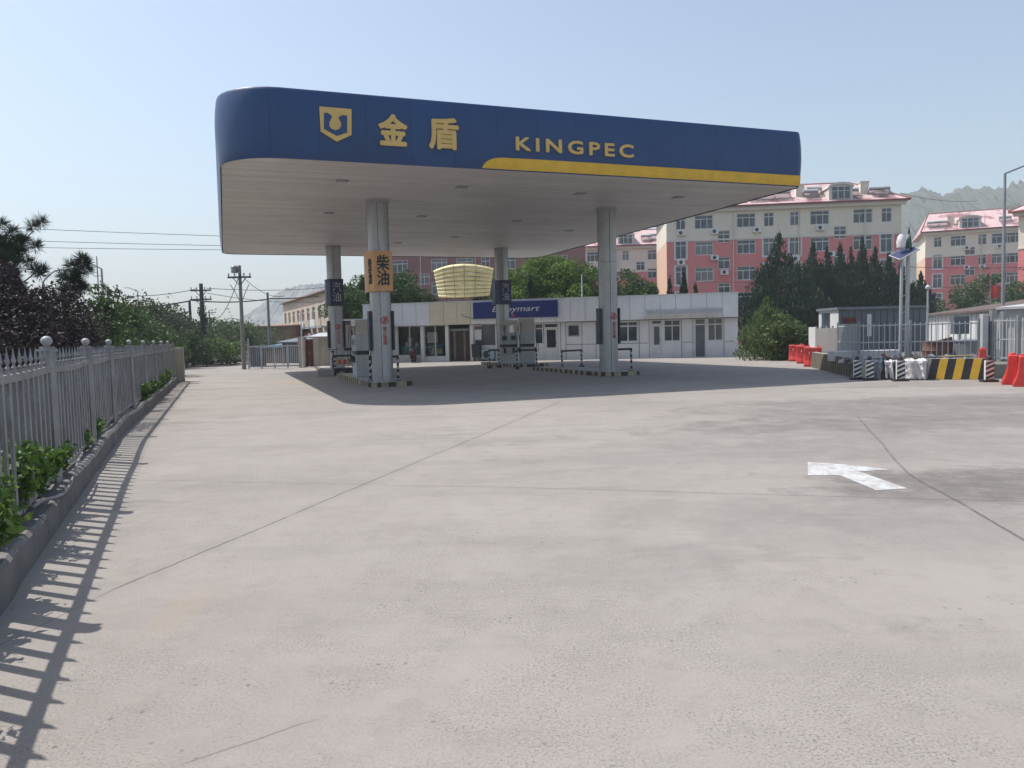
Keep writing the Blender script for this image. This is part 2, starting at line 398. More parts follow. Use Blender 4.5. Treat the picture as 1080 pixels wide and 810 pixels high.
# ------------------------------------------------------------------ canopy
CA = radians(20.4); C0 = Vector((-7.14, 19.5, 0)); CW, CD, ZB, ZT = 18.03, 23.1, 6.3, 8.05
RS = Matrix.Rotation(CA, 4, 'Z')
def s2w(x, y, z=0): return C0 + RS @ Vector((x, y, z))
def w2s(p): return RS.inverted() @ (Vector((p[0], p[1], p[2] if len(p) > 2 else 0)) - C0)
FP0, FP1 = tuple(C0[:2]), tuple(s2w(CW, 0)[:2])
canopy = thing('fuel_canopy', 'large blue and gold filling station canopy on four round columns', 'canopy', C0, CA)
def rrect(x0, x1, y0, y1, r4, n=8):      # radii fl, fr, br, bl
    out = []
    for (cx, cy, a0), r in zip((((x0, y0, 180)), (x1, y0, 270), (x1, y1, 0), (x0, y1, 90)), r4):
        sx = 1 if cx == x0 else -1; sy = 1 if cy == y0 else -1
        for k in range(n+1):
            t = radians(a0 + 90*k/n); out.append((cx+sx*r + r*cos(t), cy+sy*r + r*sin(t)))
    return out
RAD = (1.5, .3, 1.3, .8)
prof = [(.0,ZB-.03), (.03,ZB+.05), (.06,ZB+.3), (.085,ZB+.62), (.095,ZB+.9), (.09,ZB+1.18), (.07,ZB+1.45), (.04,ZB+1.68), (.02,ZT-.004), (.015,ZT), (-.18,ZT), (-.18,ZB+.1)]
fa = MB()
rings = [[(x, y, z) for x, y in rrect(-o, CW+o, -o, CD+o, [max(.05, r+o) for r in RAD])] for o, z in prof]
n = len(rings[0])
for rg in rings: fa.v += rg
for i in range(len(rings)-1):
    for k in range(n): fa.f.append((i*n+k, i*n+(k+1) % n, (i+1)*n+(k+1) % n, (i+1)*n+k)); fa.m.append(0)
fascia = fa.obj('fascia', M['blue'], canopy, smooth=True)
def fpos(x, y): return onwall(x, y, FP0, FP1)
# yellow stripe hugging the bottom of the fascia
def poff(z):
    for (o0, z0), (o1, z1) in zip(prof, prof[1:]):
        if z0 <= z <= z1: return o0+(o1-o0)*(z-z0)/(z1-z0)
    return 0
st = MB(); xs0 = fpos(508, 176)[0]
cols = [xs0 + t for t in (0, .06, .14, .26, .4, .6)] + [xs0+.6 + (CW-.14-xs0-.6)*k/12 for k in range(1, 13)]
hts = [.02, .12, .19, .25, .29, .31] + [.32]*12
for j, (xx, hh) in enumerate(zip(cols, hts)):
    for k in range(5):
        z = ZB+.0+hh*k/4; st.v.append((xx, -poff(max(ZB-.02, z))-.022, z))
for j in range(len(cols)-1):
    for k in range(4): st.f.append((j*5+k, (j+1)*5+k, (j+1)*5+k+1, j*5+k+1)); st.m.append(0)
st.obj('stripe', M['yellow'], fascia)
def fch(s, xa, ya, xb, yb, bold, name='lettering', **k):
    xm, ym = (xa+xb)/2, (ya+yb)/2; z0, z1 = fpos(xm, yb)[1], fpos(xm, ya)[1]; s0, s1 = fpos(xa, ym)[0], fpos(xb, ym)[0]
    return text_mesh(s, abs(z1-z0), bold, .05, name=name, mat=M['gold'], at_=((s0+s1)/2, -.115, (z0+z1)/2), parent=fascia, width=abs(s1-s0), **k)
fch('金', 399.5, 123, 427.5, 153.8, .085); fch('盾', 452, 126.5, 481.5, 157.8, .075)
fch('KINGPEC', 543, 150, 665.5, 163.2, .085, spacing=1.35)
# shield emblem
def lp(x, y): return fpos(320+x/6, 100+y/6)
em = MB()
outer = [lp(*p) for p in ((97,82),(300,99),(300,262),(208,303),(106,240))]
em.prism(outer[::-1], -.13, -.08, 0)
inner = [lp(*p) for p in ((126,122),(152,124),(176,142),(172,160),(160,182),(160,205),(172,222),(196,232),(220,226),(234,208),(234,186),(222,165),(218,152),(240,138),(272,140),(272,246),(208,268),(126,224))]
em.prism(inner[::-1], -.138, -.125, 1)
em.obj('emblem', [M['gold'], M['blue']], fascia)
# soffit boards
def xext(y, ins=.03):
    lo, hi = ins, CW-ins
    for (r, side, yy) in ((RAD[0], 0, y), (RAD[3], 0, CD-y)):
        if yy < r: lo = max(lo, r - sqrt(max(0, r*r-(r-yy)**2)) + ins)
    for (r, side, yy) in ((RAD[1], 1, y), (RAD[2], 1, CD-y)):
        if yy < r: hi = min(hi, CW - r + sqrt(max(0, r*r-(r-yy)**2)) - ins)
    return lo, hi
so = MB(); y = .03; k = 0
while y < CD-.05:
    w = .2; lo0, hi0 = xext(y+.001); lo1, hi1 = xext(y+w-.012)
    dz = random.uniform(-.004, .004)
    brk = [lo0] + sorted(random.uniform(lo0+1, hi0-1) for _ in range(2)) + [hi0]
    for a_, b_ in zip(brk, brk[1:]):
        la = lo0 if a_ == lo0 else a_+.004; lb = lo1 if a_ == lo0 else a_+.004
        ha = hi0 if b_ == hi0 else b_-.004; hb = hi1 if b_ == hi0 else b_-.004
        z0 = ZB+dz+random.uniform(-.002, .002)
        so.slab([(la, y), (ha, y), (hb, y+w-.012), (lb, y+w-.012)], z0, z0+.03)
    y += w
soffit = so.obj('soffit', M['soffit'], canopy)
bk = MB(); bk.slab(rrect(.05, CW-.05, .05, CD-.05, RAD), ZB+.045, ZB+.06); bk.obj('ceiling_deck', M['seam'], canopy)
rf = MB(); rf.slab(rrect(.19, CW-.19, .19, CD-.19, [max(.2, r-.19) for r in RAD]), ZT-.5, ZT-.45); rf.obj('roof_deck', M['grey'], canopy)
for (x, y) in ((361,190.5),(487,197),(347,224.5),(445,228),(612,204),(715,208),(545,233),(480,250),(600,243),(420,256)):
    p = w2s(gz(x, y, ZB)); l = MB(); l.box(p.x-.17, p.x+.17, p.y-.17, p.y+.17, ZB-.025, ZB-.006); l.box(p.x-.13, p.x+.13, p.y-.13, p.y+.13, ZB-.032, ZB-.02, 1)
    l.obj('downlight', [M['grey'], M['lightgrey']], soffit)
COLS = {'front_left': (-4.45,26.5), 'front_right': (3.72,29.35), 'back_left': (-8.8,38.9), 'back_right': (-.42,41.9)}
CP2 = {k: w2s(v) for k, v in COLS.items()}
for k, p in CP2.items():
    cm = MB()
    zs = [0, .02, .16, .175, 2.2, 2.21, 2.22, 4.28, 4.29, 4.30, ZB-.08, ZB-.075, ZB+.02]
    R = .355; prf = []
    prf = [(R+.03,0),(R+.03,.16),(R,.165),(R,2.2),(R-.012,2.205),(R-.012,2.215),(R,2.22),(R,4.28),(R-.012,4.285),(R-.012,4.295),(R,4.3),(R,ZB-.12),(R+.04,ZB-.11),(R+.04,ZB+.02)]
    cm.lathe(prf, (p.x, p.y, 0), 36)
    for q in range(4):
        t = radians(-102 + 90*q); cm.bar((p.x+cos(t)*R, p.y+sin(t)*R, .17), (p.x+cos(t)*R, p.y+sin(t)*R, ZB-.12), .022, .012, 1)
    co = cm.obj('column', [M['silver'], M['seam']], canopy, smooth=True)
    if k != 'back_right':
        for sx in (-1, 1):
            b = MB(); x = p.x + sx*(R+.05)
            b.box(x-.03, x+.03, p.y-.16, p.y+.16, 1.2, 2.55); b.box(x+sx*.03-.004, x+sx*.03+.004, p.y-.13, p.y+.13, 1.25, 2.5, 1)
            b.obj('poster_frame', [M['dark'], M['navy']], co, bevel=.006)
    if k != 'back_right':
        zc = 2.0 if k == 'front_left' else 2.02; rr = .14
        w = MB(); cyc = p.y-R-.012
        ring = [(rr*cos(2*pi*i/24), rr*sin(2*pi*i/24)) for i in range(24)]; ri = [(x*.78, z*.78) for x, z in ring]
        def curved(x): return p.y - sqrt(max(.01, (R+.008)**2 - x*x))
        for i in range(24):
            j = (i+1) % 24; a_, b_, c_, d_ = ring[i], ring[j], ri[j], ri[i]
            w.quad(*[(p.x+q[0]+.06, curved(q[0]+.06), zc+.22+q[1]) for q in (a_, b_, c_, d_)])
        for t0 in (45,):
            e = Vector((cos(radians(t0)), sin(radians(t0)))); nn = Vector((-e.y, e.x))*.016
            pts = [e*rr*.85+nn, e*-rr*.85+nn, e*-rr*.85-nn, e*rr*.85-nn]
            w.quad(*[(p.x+q[0]+.06, curved(q[0]+.06)-.003, zc+.22+q[1]) for q in pts])
        w.box(p.x+.02, p.x+.10, curved(.06)-.002, curved(.06)+.01, zc+.14, zc+.30, 0)
        w.obj('warning_mark', M['redpaint'], co)
        tx = text_mesh('禁止吸烟' if k == 'front_left' else '禁打手机', .62, .03, .004, vertical=True, name='warning_lettering', mat=M['pinkletter'], at_=(p.x+.06, curved(.06)-.006, zc-.30), parent=co, width=.15)

def sign_box(name, label, k, z0, z1, mat, cmat, text, side=None, small=None):
    p = COLS[k]; t = thing(name, label, 'sign', (p[0], p[1], z0), CA)
    b = MB(); hw = .44
    pl = [(-.47,-.12), (-.30,-.44), (.40,-.44), (.46,-.10), (.46,.42), (-.47,.42)]
    n = len(pl); pl = [(x*.93, y) for x, y in pl]; b.slab(pl, 0, z1-z0)
    fr = b.obj('sign_body', mat, t, bevel=.008)
    for zz in (0, z1-z0-.04):
        e = MB(); e.slab([(x*1.015, y*1.015) for x, y in pl], zz-.002, zz+.042); e.obj('sign_rim', M['dark'] if mat is M['navy'] else M['orange'], t)
    H_ = z1-z0
    text_mesh(text, H_*.74, .04 if mat is M['orange'] else .0, .01, vertical=True, mat=cmat, at_=(.05, -.448, H_*.52), parent=t, width=.42)
    if side: text_mesh(side, H_*.62, .05, .006, vertical=True, mat=cmat, at_=(-.366, -.29, H_*.5), parent=t, width=.16, rz=-radians(62))
    return t
sign_box('fuel_sign', 'orange box sign reading 柴油 wrapped round the front left column', 'front_left', 3.2, 4.55, M['orange'], M['black'], '柴油', '柴油')
sign_box('fuel_sign', 'navy box sign reading 汽油 on the back left column', 'back_left', 3.3, 4.62, M['navy'], M['lightgrey'], '汽油')
sign_box('fuel_sign', 'navy box sign reading 汽油 on the back right column', 'back_right', 3.3, 4.58, M['navy'], M['lightgrey'], '汽油')

# ------------------------------------------------------------------ pump islands
def island(label, cx, y0, y1, w=1.5):
    P = s2w(cx, (y0+y1)/2); t = thing('pump_island', label, 'kerb', P, CA, 'pump islands under the canopy')
    L = (y1-y0); b = MB(); b.slab(rrect(-w/2+.02, w/2-.02, -L/2+.02, L/2-.02, (.35,)*4), 0, .145); b.obj('island_top', M['conc'], t)
    pth = rrect(-w/2, w/2, -L/2, L/2, (.37,)*4, 5); pth.append(pth[0]); seg = []; k = 0; s = MB(); acc = 0
    for (a, b_) in zip(pth, pth[1:]):
        a = Vector(a); b_ = Vector(b_); l = (b_-a).length; nseg = max(1, round(l/.25))
        for i in range(nseg):
            q0 = a+(b_-a)*i/nseg; q1 = a+(b_-a)*(i+1)/nseg; acc += l/nseg; mi = int(acc/.26) % 2
            s.quad((q0.x, q0.y, 0), (q1.x, q1.y, 0), (q1.x, q1.y, .15), (q0.x, q0.y, .15), mi)
            e0 = q0*.93; e1 = q1*.93
            s.quad((q0.x, q0.y, .15), (q1.x, q1.y, .15), (q1.x*(1-.08/max(.3,abs(q1.x))), q1.y*(1-.08/max(.3,abs(q1.y))), .15), (q0.x*(1-.08/max(.3,abs(q0.x))), q0.y*(1-.08/max(.3,abs(q0.y))), .15), mi)
    s.obj('striped_kerb', [M['black'], M['kerbyellow']], t)
M['kerbyellow'] = paint('faded_yellow_kerb', (.38,.33,.20), .7, .35, 3, dirt=(.15,.14,.11))
c2, c4, c1, c3 = CP2['front_left'], CP2['front_right'], CP2['back_left'], CP2['back_right']
island('striped kerb island round the foot of the front left column', c2.x+.12, c2.y-1.0, c2.y+7.4)
island('striped kerb island round the foot of the front right column', c4.x+.25, c4.y-.75, c4.y+6.8, 1.6)
island('striped kerb island round the foot of the back left column', c1.x+.1, c1.y-2.6, c1.y+4.5)
island('striped kerb island round the foot of the back right column', c3.x+.35, c3.y-3.4, c3.y+2.5, 1.9)

# ------------------------------------------------------------------ hoop rails
def hoop(label, A, B, h=.98, r=.042, board=False):
    A = Vector((A[0], A[1], 0)); B = Vector((B[0], B[1], 0)); c = (A+B)/2; ang = atan2(B.y-A.y, B.x-A.x); w = (B-A).length
    t = thing('hoop_guard', label, 'guard rail', (c.x, c.y, 0), ang, 'hoop guards on the pump islands')
    nb = 9
    for sx in (-1, 1):
        p = MB()
        for i in range(nb):
            z0 = h*i/nb; z1 = h*(i+1)/nb
            p.tube([(sx*w/2, 0, z0), (sx*w/2, 0, z1)], r, 10, i % 2)
        p.box(sx*w/2-.09, sx*w/2+.09, -.09, .09, 0, .17, 0)
        p.obj('hoop_post', [M['black'], M['lightgrey']], t, smooth=True)
    q = MB(); q.tube([(-w/2-.03, 0, h), (w/2+.03, 0, h)], r*1.02, 10)
    q.obj('hoop_bar', [M['black'], M['grey']], t, smooth=True)
    if board:
        b = MB()
        for i in range(6): b.box(-w/2+.06+(w-.12)*i/6, -w/2+.06+(w-.12)*(i+1)/6, -.02, .02, .5, .72, i % 2)
        b.obj('striped_board', [M['kerbyellow'], M['red']], t)
        b = MB(); b.box(-w/2-.02, w/2+.02, -.14, .14, .17, .33); b.obj('wheel_stop', M['black'], t)
def gp(x, y): return gz(x, y)
hoop('black and white hoop guard before the front left column', gp(391,406.5), gp(420.3,405.8))
hoop('hoop guard with a striped board, in front of the back left column', gp(353.5,396), gp(372.5,395.5), .88, board=True)
hoop('black hoop guard right of the front right column foot', gp(641.5,396), gp(666,394.8), .98)
hoop('black hoop guard left of the front right column, at the far island end', gp(593,390.5), gp(613.5,389), .86)
hoop('black hoop guard before the cream fuel dispenser on the right', gp(545.5,389.5), gp(566,388.8), .9)
hoop('narrow black hoop guard left of the back right column', gp(516.5,388.5), gp(526.5,388), .9)

# ------------------------------------------------------------------ fuel dispensers
def dispenser(label, P, rz, w=.95, d=.5, h=2.15, plain=False):
    t = thing('fuel_dispenser', label, 'fuel pump', (P[0], P[1], .15), rz, 'fuel dispensers on the pump islands')
    b = MB(); b.box(-w/2, w/2, -d/2, d/2, 0, .85); b.box(-w/2+.02, w/2-.02, -d/2+.03, d/2-.03, .85, 1.0, 1)
    b.box(-w/2, w/2, -d/2, d/2, 1.0, 1.62); b.obj('cabinet', [M['lightgrey'], M['dark']], t, bevel=.012)
    c = MB(); c.box(-w/2, w/2, -d/2, d/2, h-.24, h)
    for sx in (-1, 1): c.box(sx*w/2-(.1 if sx > 0 else 0), sx*w/2+(.1 if sx < 0 else 0), -d/2+.06, d/2-.06, 1.62, h-.24)
    c.obj('header', M['creamp'], t, bevel=.012)
    for sy in (-1, 1):
        for sx in (-1, 1):
            s = MB(); x = sx*w*.24; yy = sy*(d/2+.006)
            s.box(x-.17, x+.17, min(yy, yy-sy*.01), max(yy, yy-sy*.01), 1.15, 1.5, 0); 
            s.box(x-.12, x+.12, min(yy+sy*.002, yy-sy*.01), max(yy+sy*.002, yy-sy*.01), 1.24, 1.44, 1)
            s.obj('screen', [M['tealpale'], M['dark']], t)
            nz = MB(); yn = sy*(d/2+.05)
            nz.box(x-.05, x+.05, min(yn, sy*d/2), max(yn, sy*d/2), .55, .82, 0); nz.bar((x, yn, .8), (x+.03, yn+sy*.05, .62), .05, .04, 0); nz.tube([(x+.03, yn+sy*.05, .62), (x+.02, yn+sy*.03, .48)], .014, 6, 1)
            nz.obj('nozzle', [M['black'], M['grey']], t)
            hs = MB(); pts = []
            for i in range(13):
                u = i/12; pts.append((x+.06+.12*sin(pi*u)*sx, yn+sy*(.04+.09*sin(pi*u)), .62-.48*sin(pi*u)+u*1.35))
            hs.tube(pts, .016, 6); hs.obj('hose', M['black'], t, smooth=True)
    return t
M['creamp'] = paint('dispenser_cream', (.50,.46,.40), .45, .1, 2)
M['tealpale'] = paint('pale_blue_panel', (.25,.36,.38), .35, .1)
dispenser('grey fuel dispenser behind the orange signed column', at(381,380,30.2), CA+radians(90), .95, .55, 2.2)
dispenser('grey fuel dispenser with two screens by the back right column', at(537,380,40.2), radians(4), .95, .5, 2.25)
t = dispenser('tall cream fuel dispenser right of the back right column', at(556,380,41.0), radians(-84), .9, .75, 2.35)
lb = MB(); 
t2 = dispenser('grey fuel dispenser standing beyond the back left column', at(366,380,42.5), CA+radians(90), .95, .55, 2.2)
# ------------------------------------------------------------------ left fence
PTH = [Vector(FEN0)] + [Vector(p) for p in FEN]
cum = [0]
for a, b in zip(PTH, PTH[1:]): cum.append(cum[-1] + (b-a).length)
def along(s):
    s = min(max(s, 0), cum[-1]-1e-4)
    for i in range(len(PTH)-1):
        if s <= cum[i+1]:
            t = (s-cum[i])/(cum[i+1]-cum[i]); p = PTH[i].lerp(PTH[i+1], t); e = (PTH[i+1]-PTH[i]).normalized(); return p, e, Vector((e.y, -e.x))
def s_at_y(y):
    lo, hi = 0, cum[-1]
    for _ in range(40):
        mid = (lo+hi)/2
        if along(mid)[0].y < y: lo = mid
        else: hi = mid
    return lo
kb = MB(); S = 0; NS = int(cum[-1]/.4); rows = []
for i in range(NS+1):
    p, e, n = along(i*.4); hh = .235 + .02*sin(i*.7) + random.uniform(-.006, .006); j = random.uniform(-.008, .008)
    rows.append([(p+n*(.15+j), 0), (p+n*(.14+j), hh-.03), (p+n*(.11+j), hh), (p-n*.17, hh+.01), (p-n*.17, -.01)])
for r_ in rows:
    for q, z in r_: kb.v.append((q.x, q.y, z))
for i in range(len(rows)-1):
    for k in range(4): kb.f.append((i*5+k, (i+1)*5+k, (i+1)*5+k+1, i*5+k+1)); kb.m.append(0)
tag(kb.obj('kerb', M['kerbconc'], smooth=True), kind='structure')
# soil bed behind the kerb
sb = MB(); pr = None
for i in range(NS+1):
    p, e, n = along(i*.4); a_, b_ = p-n*.16, p-n*2.6
    if pr: sb.quad((pr[0].x,pr[0].y,.2), (a_.x,a_.y,.2), (b_.x,b_.y,.2), (pr[1].x,pr[1].y,.2))
    pr = (a_, b_)
tag(sb.obj('soil_bed', M['earth']), kind='structure')

s0 = s_at_y(7.6)
SP = 3.25; posts = [s0 + SP*k for k in range(-4, 10) if 0 < s0+SP*k < cum[-1]-.2]
FH = 1.40
fen = thing('picket_fence', 'weathered white steel picket fence with ball topped posts on the concrete kerb', 'fence', (PTH[1].x, PTH[1].y, 0))
FO = Vector((PTH[1].x, PTH[1].y, 0))
def lo(p, z): return (p.x-FO.x, p.y-FO.y, z)
for s in posts:
    p, e, n = along(s); b = MB()
    for q0, q1, w in ((.2, 1.55, .105), (1.55, 1.575, .14), (1.575, 1.6, .10)): b.bar(lo(p, q0), lo(p, q1), w)
    po = b.obj('post', M['fence'], fen, bevel=.004)
    c = MB(); c.lathe([(.02,1.6),(.03,1.61),(.03,1.618),(.044,1.63),(.053,1.652),(.053,1.668),(.04,1.692),(.018,1.704),(.002,1.706)], (p.x-FO.x, p.y-FO.y, 0), 14); c.obj('ball_cap', M['cap'], po, smooth=True)
edges_ = [max(.0, posts[0]-SP)] + posts + [cum[-1]-.1]
for a_, b_ in zip(edges_, edges_[1:]):
    L = b_-a_
    if L < .3: continue
    pm = MB(); npk = max(2, round(L/.245))
    sag = random.uniform(.0, .035)
    ns = 6
    for i in range(ns):
        for zz, w, h in ((FH-.02, .05, .06), (.34, .035, .04)):
            u0, u1 = i/ns, (i+1)/ns; pa, pb = along(a_+L*u0)[0], along(a_+L*u1)[0]
            pm.bar(lo(pa, zz-sag*sin(pi*u0)), lo(pb, zz-sag*sin(pi*u1)), w, h)
    for k in range(1, npk):
        s = a_+L*k/npk; p, e, n = along(s); tl = random.uniform(-.006, .006)
        q = Vector((p.x+n.x*.012, p.y+n.y*.012)); zt = 1.52
        if True:
            pm.add([(q.x-FO.x+e.x*sa+n.x*sb+(e.x*tl if zz > 1 else 0), q.y-FO.y+e.y*sa+n.y*sb+(e.y*tl if zz > 1 else 0), zz) for zz in (.3, 1.42) for sa, sb in ((-.036,-.011),(.036,-.011),(.036,.011),(-.036,.011))], [(3,2,1,0),(4,5,6,7),(0,1,5,4),(1,2,6,5),(2,3,7,6),(3,0,4,7)])
            P = lo(q+e*tl, 0)
            pm.lathe([(.012,1.42),(.022,1.445),(.010,1.46),(.010,1.475),(.02,1.49),(.012,1.53),(.001,1.60)], P, 6)
    pm.obj('picket_panel', M['fence'], fen)
# corrugated hoarding behind the fence
hd = MB(); i = 0; s = .3; prv = None; hdist = .46
while s < cum[-1]-3:
    p, e, n = along(s); d = hdist + (.0, .035, .035, 0)[i % 4]; q = p-n*d
    if prv: hd.quad((prv.x, prv.y, .2), (q.x, q.y, .2), (q.x, q.y, 1.36), (prv.x, prv.y, 1.36)); hd.quad((q.x-n.x*.012, q.y-n.y*.012, .2), (prv.x-n.x*.012, prv.y-n.y*.012, .2), (prv.x-n.x*.012, prv.y-n.y*.012, 1.36), (q.x-n.x*.012, q.y-n.y*.012, 1.36))
    prv = q; s += .055; i += 1
tag(hd.obj('corrugated_hoarding', M['hoard']), 'grey corrugated metal hoarding right behind the picket fence', 'hoarding')
# loose sagging pipe and a broken bit
p0 = along(s_at_y(6.6)); pts = []
for k in range(15):
    u = k/14; p, e, n = along(s_at_y(5.9)+u*3.2); q = p+n*(.10+.05*sin(pi*u)); pts.append((q.x, q.y, .36-.13*sin(pi*min(1, u*1.15))**2))
mb = MB(); mb.tube(pts, .014, 6); tag(mb.obj('loose_pipe', M['fence'], smooth=True), 'thin bent pipe hanging loose along the foot of the picket fence', 'pipe')
# end pier and boards
pe = along(cum[-1]-.05)[0]
t = thing('board_pier', 'pale beige boarded pier at the far end of the picket fence', 'pier', (pe.x-.05, pe.y+.2, 0), radians(20))
b = MB(); b.box(-.35,.35,-.16,.16,0,1.42); b.obj('pier', M['beige'], t, bevel=.015)
b = MB(); b.box(-1.25,-.37,-.9,-.84,.1,1.44); b.box(-.40,-.34,-.95,-.17,.1,1.40); b.obj('board', M['beige'], t)

# ------------------------------------------------------------------ foliage
def leaves(mb, c, r, n, size, flat=.8, up=False, rnd=random, shell=.55):
    for _ in range(n):
        while True:
            d = Vector((rnd.uniform(-1,1), rnd.uniform(-1,1), rnd.uniform(-1,1)))
            if .05 < d.length <= 1: break
        rr = d.length; d = d.normalized()*(rr**shell)
        p = Vector((c[0]+d.x*r[0], c[1]+d.y*r[1], c[2]+d.z*r[2]))
        a = Vector((rnd.gauss(0,1), rnd.gauss(0,1), rnd.gauss(0,1)*flat)); 
        if up: a = Vector((rnd.gauss(0,.35)+d.x*.4, rnd.gauss(0,.35)+d.y*.4, 1))
        a.normalize(); b = a.cross(Vector((rnd.gauss(0,1), rnd.gauss(0,1), rnd.gauss(0,1)))).normalized()
        s = size*rnd.uniform(.6, 1.3); w = s*(.28 if up else .5)
        mb.add([p-a*s*.5, p+b*w*.5, p+a*s*.5, p-b*w*.5], [(0,1,2,3)])
def limb(mb, a, b, r0, r1, n=6, wob=.08):
    a, b = Vector(a), Vector(b); k = 5; L = (b-a).length
    pts = [a.lerp(b, i/k) + (Vector((random.uniform(-1,1), random.uniform(-1,1), 0))*wob*L*(.5 if 0 < i < k else 0)) for i in range(k+1)]
    mb.tube(pts, [r0+(r1-r0)*i/k for i in range(k+1)], n)
TREES = {}
def broadleaf(name, label, cat, P, h, w, mat, group=None, leaf=.16, dens=1.0, seed=1, trunk_h=.3, nl=7, spread=1.0, low=.25, parent=None):
    rnd = random.Random(seed); t = thing(name, label, cat, P, rnd.uniform(0, 6.28), group)
    tr = MB(); th = h*trunk_h; tips = []
    limb(tr, (0,0,-.05), (0,0,th), .03*h*.9, .022*h, 8, .03)
    for k in range(nl):
        a = 2*pi*k/nl + rnd.uniform(-.4,.4); el = rnd.uniform(.35, 1.3); L = h*(.38+.25*rnd.random())
        tip = Vector((cos(a)*cos(el)*L*.9*w/h*1.3, sin(a)*cos(el)*L*.9*w/h*1.3, th+sin(el)*L)); tip.z = min(tip.z, h*.93)
        limb(tr, (0,0,th*rnd.uniform(.7,1)), tip, .012*h, .003*h); tips.append(tip)
    tr.obj('trunk', M['bark'], t)
    cr = MB()
    clumps = [(p, w*.5*rnd.uniform(.32,.5)) for p in tips]
    nc = int(14*spread)
    for _ in range(nc):
        a = rnd.uniform(0, 6.28); zz = rnd.random(); z = h*(low+(.93-low)*zz); R = w*.5*sqrt(max(.05, 1-(2*zz*.95-.85)**2 if zz > .45 else .8+.2*zz))*rnd.uniform(.35, .9)
        clumps.append((Vector((cos(a)*R, sin(a)*R, z)), w*.5*rnd.uniform(.22,.42)))
    for c, r in clumps:
        r = min(r, max(.15, h-c.z)*1.1)
        leaves(cr, c, (r, r, r*.8), int(170*dens*(r/leaf)**2/13)+30, leaf, rnd=rnd)
    # stray shoots
    for _ in range(22):
        c, r = rnd.choice(clumps); d = Vector((rnd.gauss(0,1), rnd.gauss(0,1), abs(rnd.gauss(0,1)))).normalized()
        q = c+d*r*1.15; leaves(cr, q, (leaf*1.4,)*3, 7, leaf*.9, rnd=rnd)
    cr.obj('crown', mat, t)
    return t
def conifer(label, P, h, w, seed, group, mat=None, name='cypress_tree', leaf=.30, base=.02, cat='tree'):
    rnd = random.Random(seed); t = thing(name, label, cat, P, rnd.uniform(0,6.28), group)
    tr = MB(); limb(tr, (0,0,-.05), (0,0,h*.9), .02*h, .004*h, 7, .01); tr.obj('trunk', M['bark'], t)
    cr = MB(); n = int(34*h/8)+16
    for k in range(n):
        u = (k+rnd.random())/n; z = h*(base+(.97-base)*u); R = w*.56*(1-u**1.7)*(.8+.2*sin(u*9+seed))*rnd.uniform(.8,1.15)
        for q in range(3 if u < .8 else 1):
            a = rnd.uniform(0, 6.28); rr = R*rnd.uniform(.45,.8)
            leaves(cr, (cos(a)*rr, sin(a)*rr, z), (R*.42+.12, R*.42+.12, h*.055+.15), int(26+R*26), leaf, up=True, rnd=rnd)
    leaves(cr, (0,0,h*.95), (.10,.10,h*.06), 26, leaf*.8, up=True, rnd=rnd)
    cr.obj('crown', mat or M['leafdark'], t); return t
def G(x, D, z=0): p = at(x, 360, D); return (p.x, p.y, z)
def H(x, y, D): return zat(x, y, D)

# shrubs poking through the fence, near
def shrub(label, s, off, h, w, seed, n=330, leaf=.075, mat='leafgloss', z0=.2):
    p, e, nn = along(s); q = p-nn*off; rnd = random.Random(seed)
    t = thing('leafy_shrub', label, 'shrub', (q.x, q.y, z0), 0, 'shrubs along the fence foot')
    st_ = MB(); lf = MB()
    for k in range(9):
        a = rnd.uniform(0,6.28); L = h*rnd.uniform(.6,1); tip = Vector((cos(a)*w*.42*rnd.random(), sin(a)*w*.42*rnd.random(), L)); tip += Vector((nn.x, nn.y, 0))*rnd.uniform(0,.10)
        limb(st_, (cos(a)*.04, sin(a)*.04, 0), tip, .007, .003, 5)
        for j in range(6):
            c = tip*(.35+.65*j/5); leaves(lf, c, (w*.2, w*.2, h*.15), n//20+2, leaf, rnd=rnd)
    st_.obj('stems', M['bark'], t); lf.obj('foliage', M[mat], t)
for i, (yy, h, w) in enumerate(((4.15,.56,.6),(4.75,.54,.6),(5.35,.54,.6),(5.95,.6,.62),(6.6,.54,.6),(7.2,.42,.5),(8.0,.4,.5),(9.9,.32,.45),(11.2,.34,.5),(18.5,.5,.6),(21,.45,.6),(24,.5,.7),(26.5,.55,.6))):
    ords = ['largest leafy shrub at the nearest end of the fence foot', 'leafy shrub second from the near end of the fence foot', 'leafy shrub third from the near end of the fence foot',
            'tall leafy shrub fourth from the near end, before the bent pipe', 'bright leafy shrub behind the bent pipe', 'leafy shrub just before the ball topped post by the pipe', 'low leafy shrub just past the bent pipe end',
            'small low shrub at the fence foot between the second and third posts', 'small shrub at the fence foot by the third post', 'shrub low at the distant half of the fence', 'dark shrub by the distant fence posts',
            'small shrub close to the far fence end', 'tallest fence shrub, by the beige pier'][i]
    shrub(ords, s_at_y(yy), .12 if i < 9 else .02, h, w, 20+i, 420 if i < 7 else 240, .078 if i < 9 else .09)
for yy, h in ((3.2, .5), (2.3, .5)):
    shrub('leafy shrub at the fence foot close beside the photographer', s_at_y(yy), .1, h, .6, int(yy*10))

# trees and bushes left of the fence
GB = 'purple leaved bushes behind the fence'
for i, (x, y, D, w, lab) in enumerate(((-30,286,13,2.8,'broad purple plum bush at the left edge of the picture'),(6,272,14.5,2.6,'tall dark purple plum bush behind the first fence post'),
        (46,290,16,1.9,'purple plum bush beneath the curved lamp arm'),(74,303,18.5,1.5,'purple plum bush next to the yellowish green tree'))):
    broadleaf('plum_bush', lab, 'bush', G(x, D), H(x, y, D), w, M['leafplum'], GB, .078, 1.2, 50+i, .2, 8, 1.3, .05)
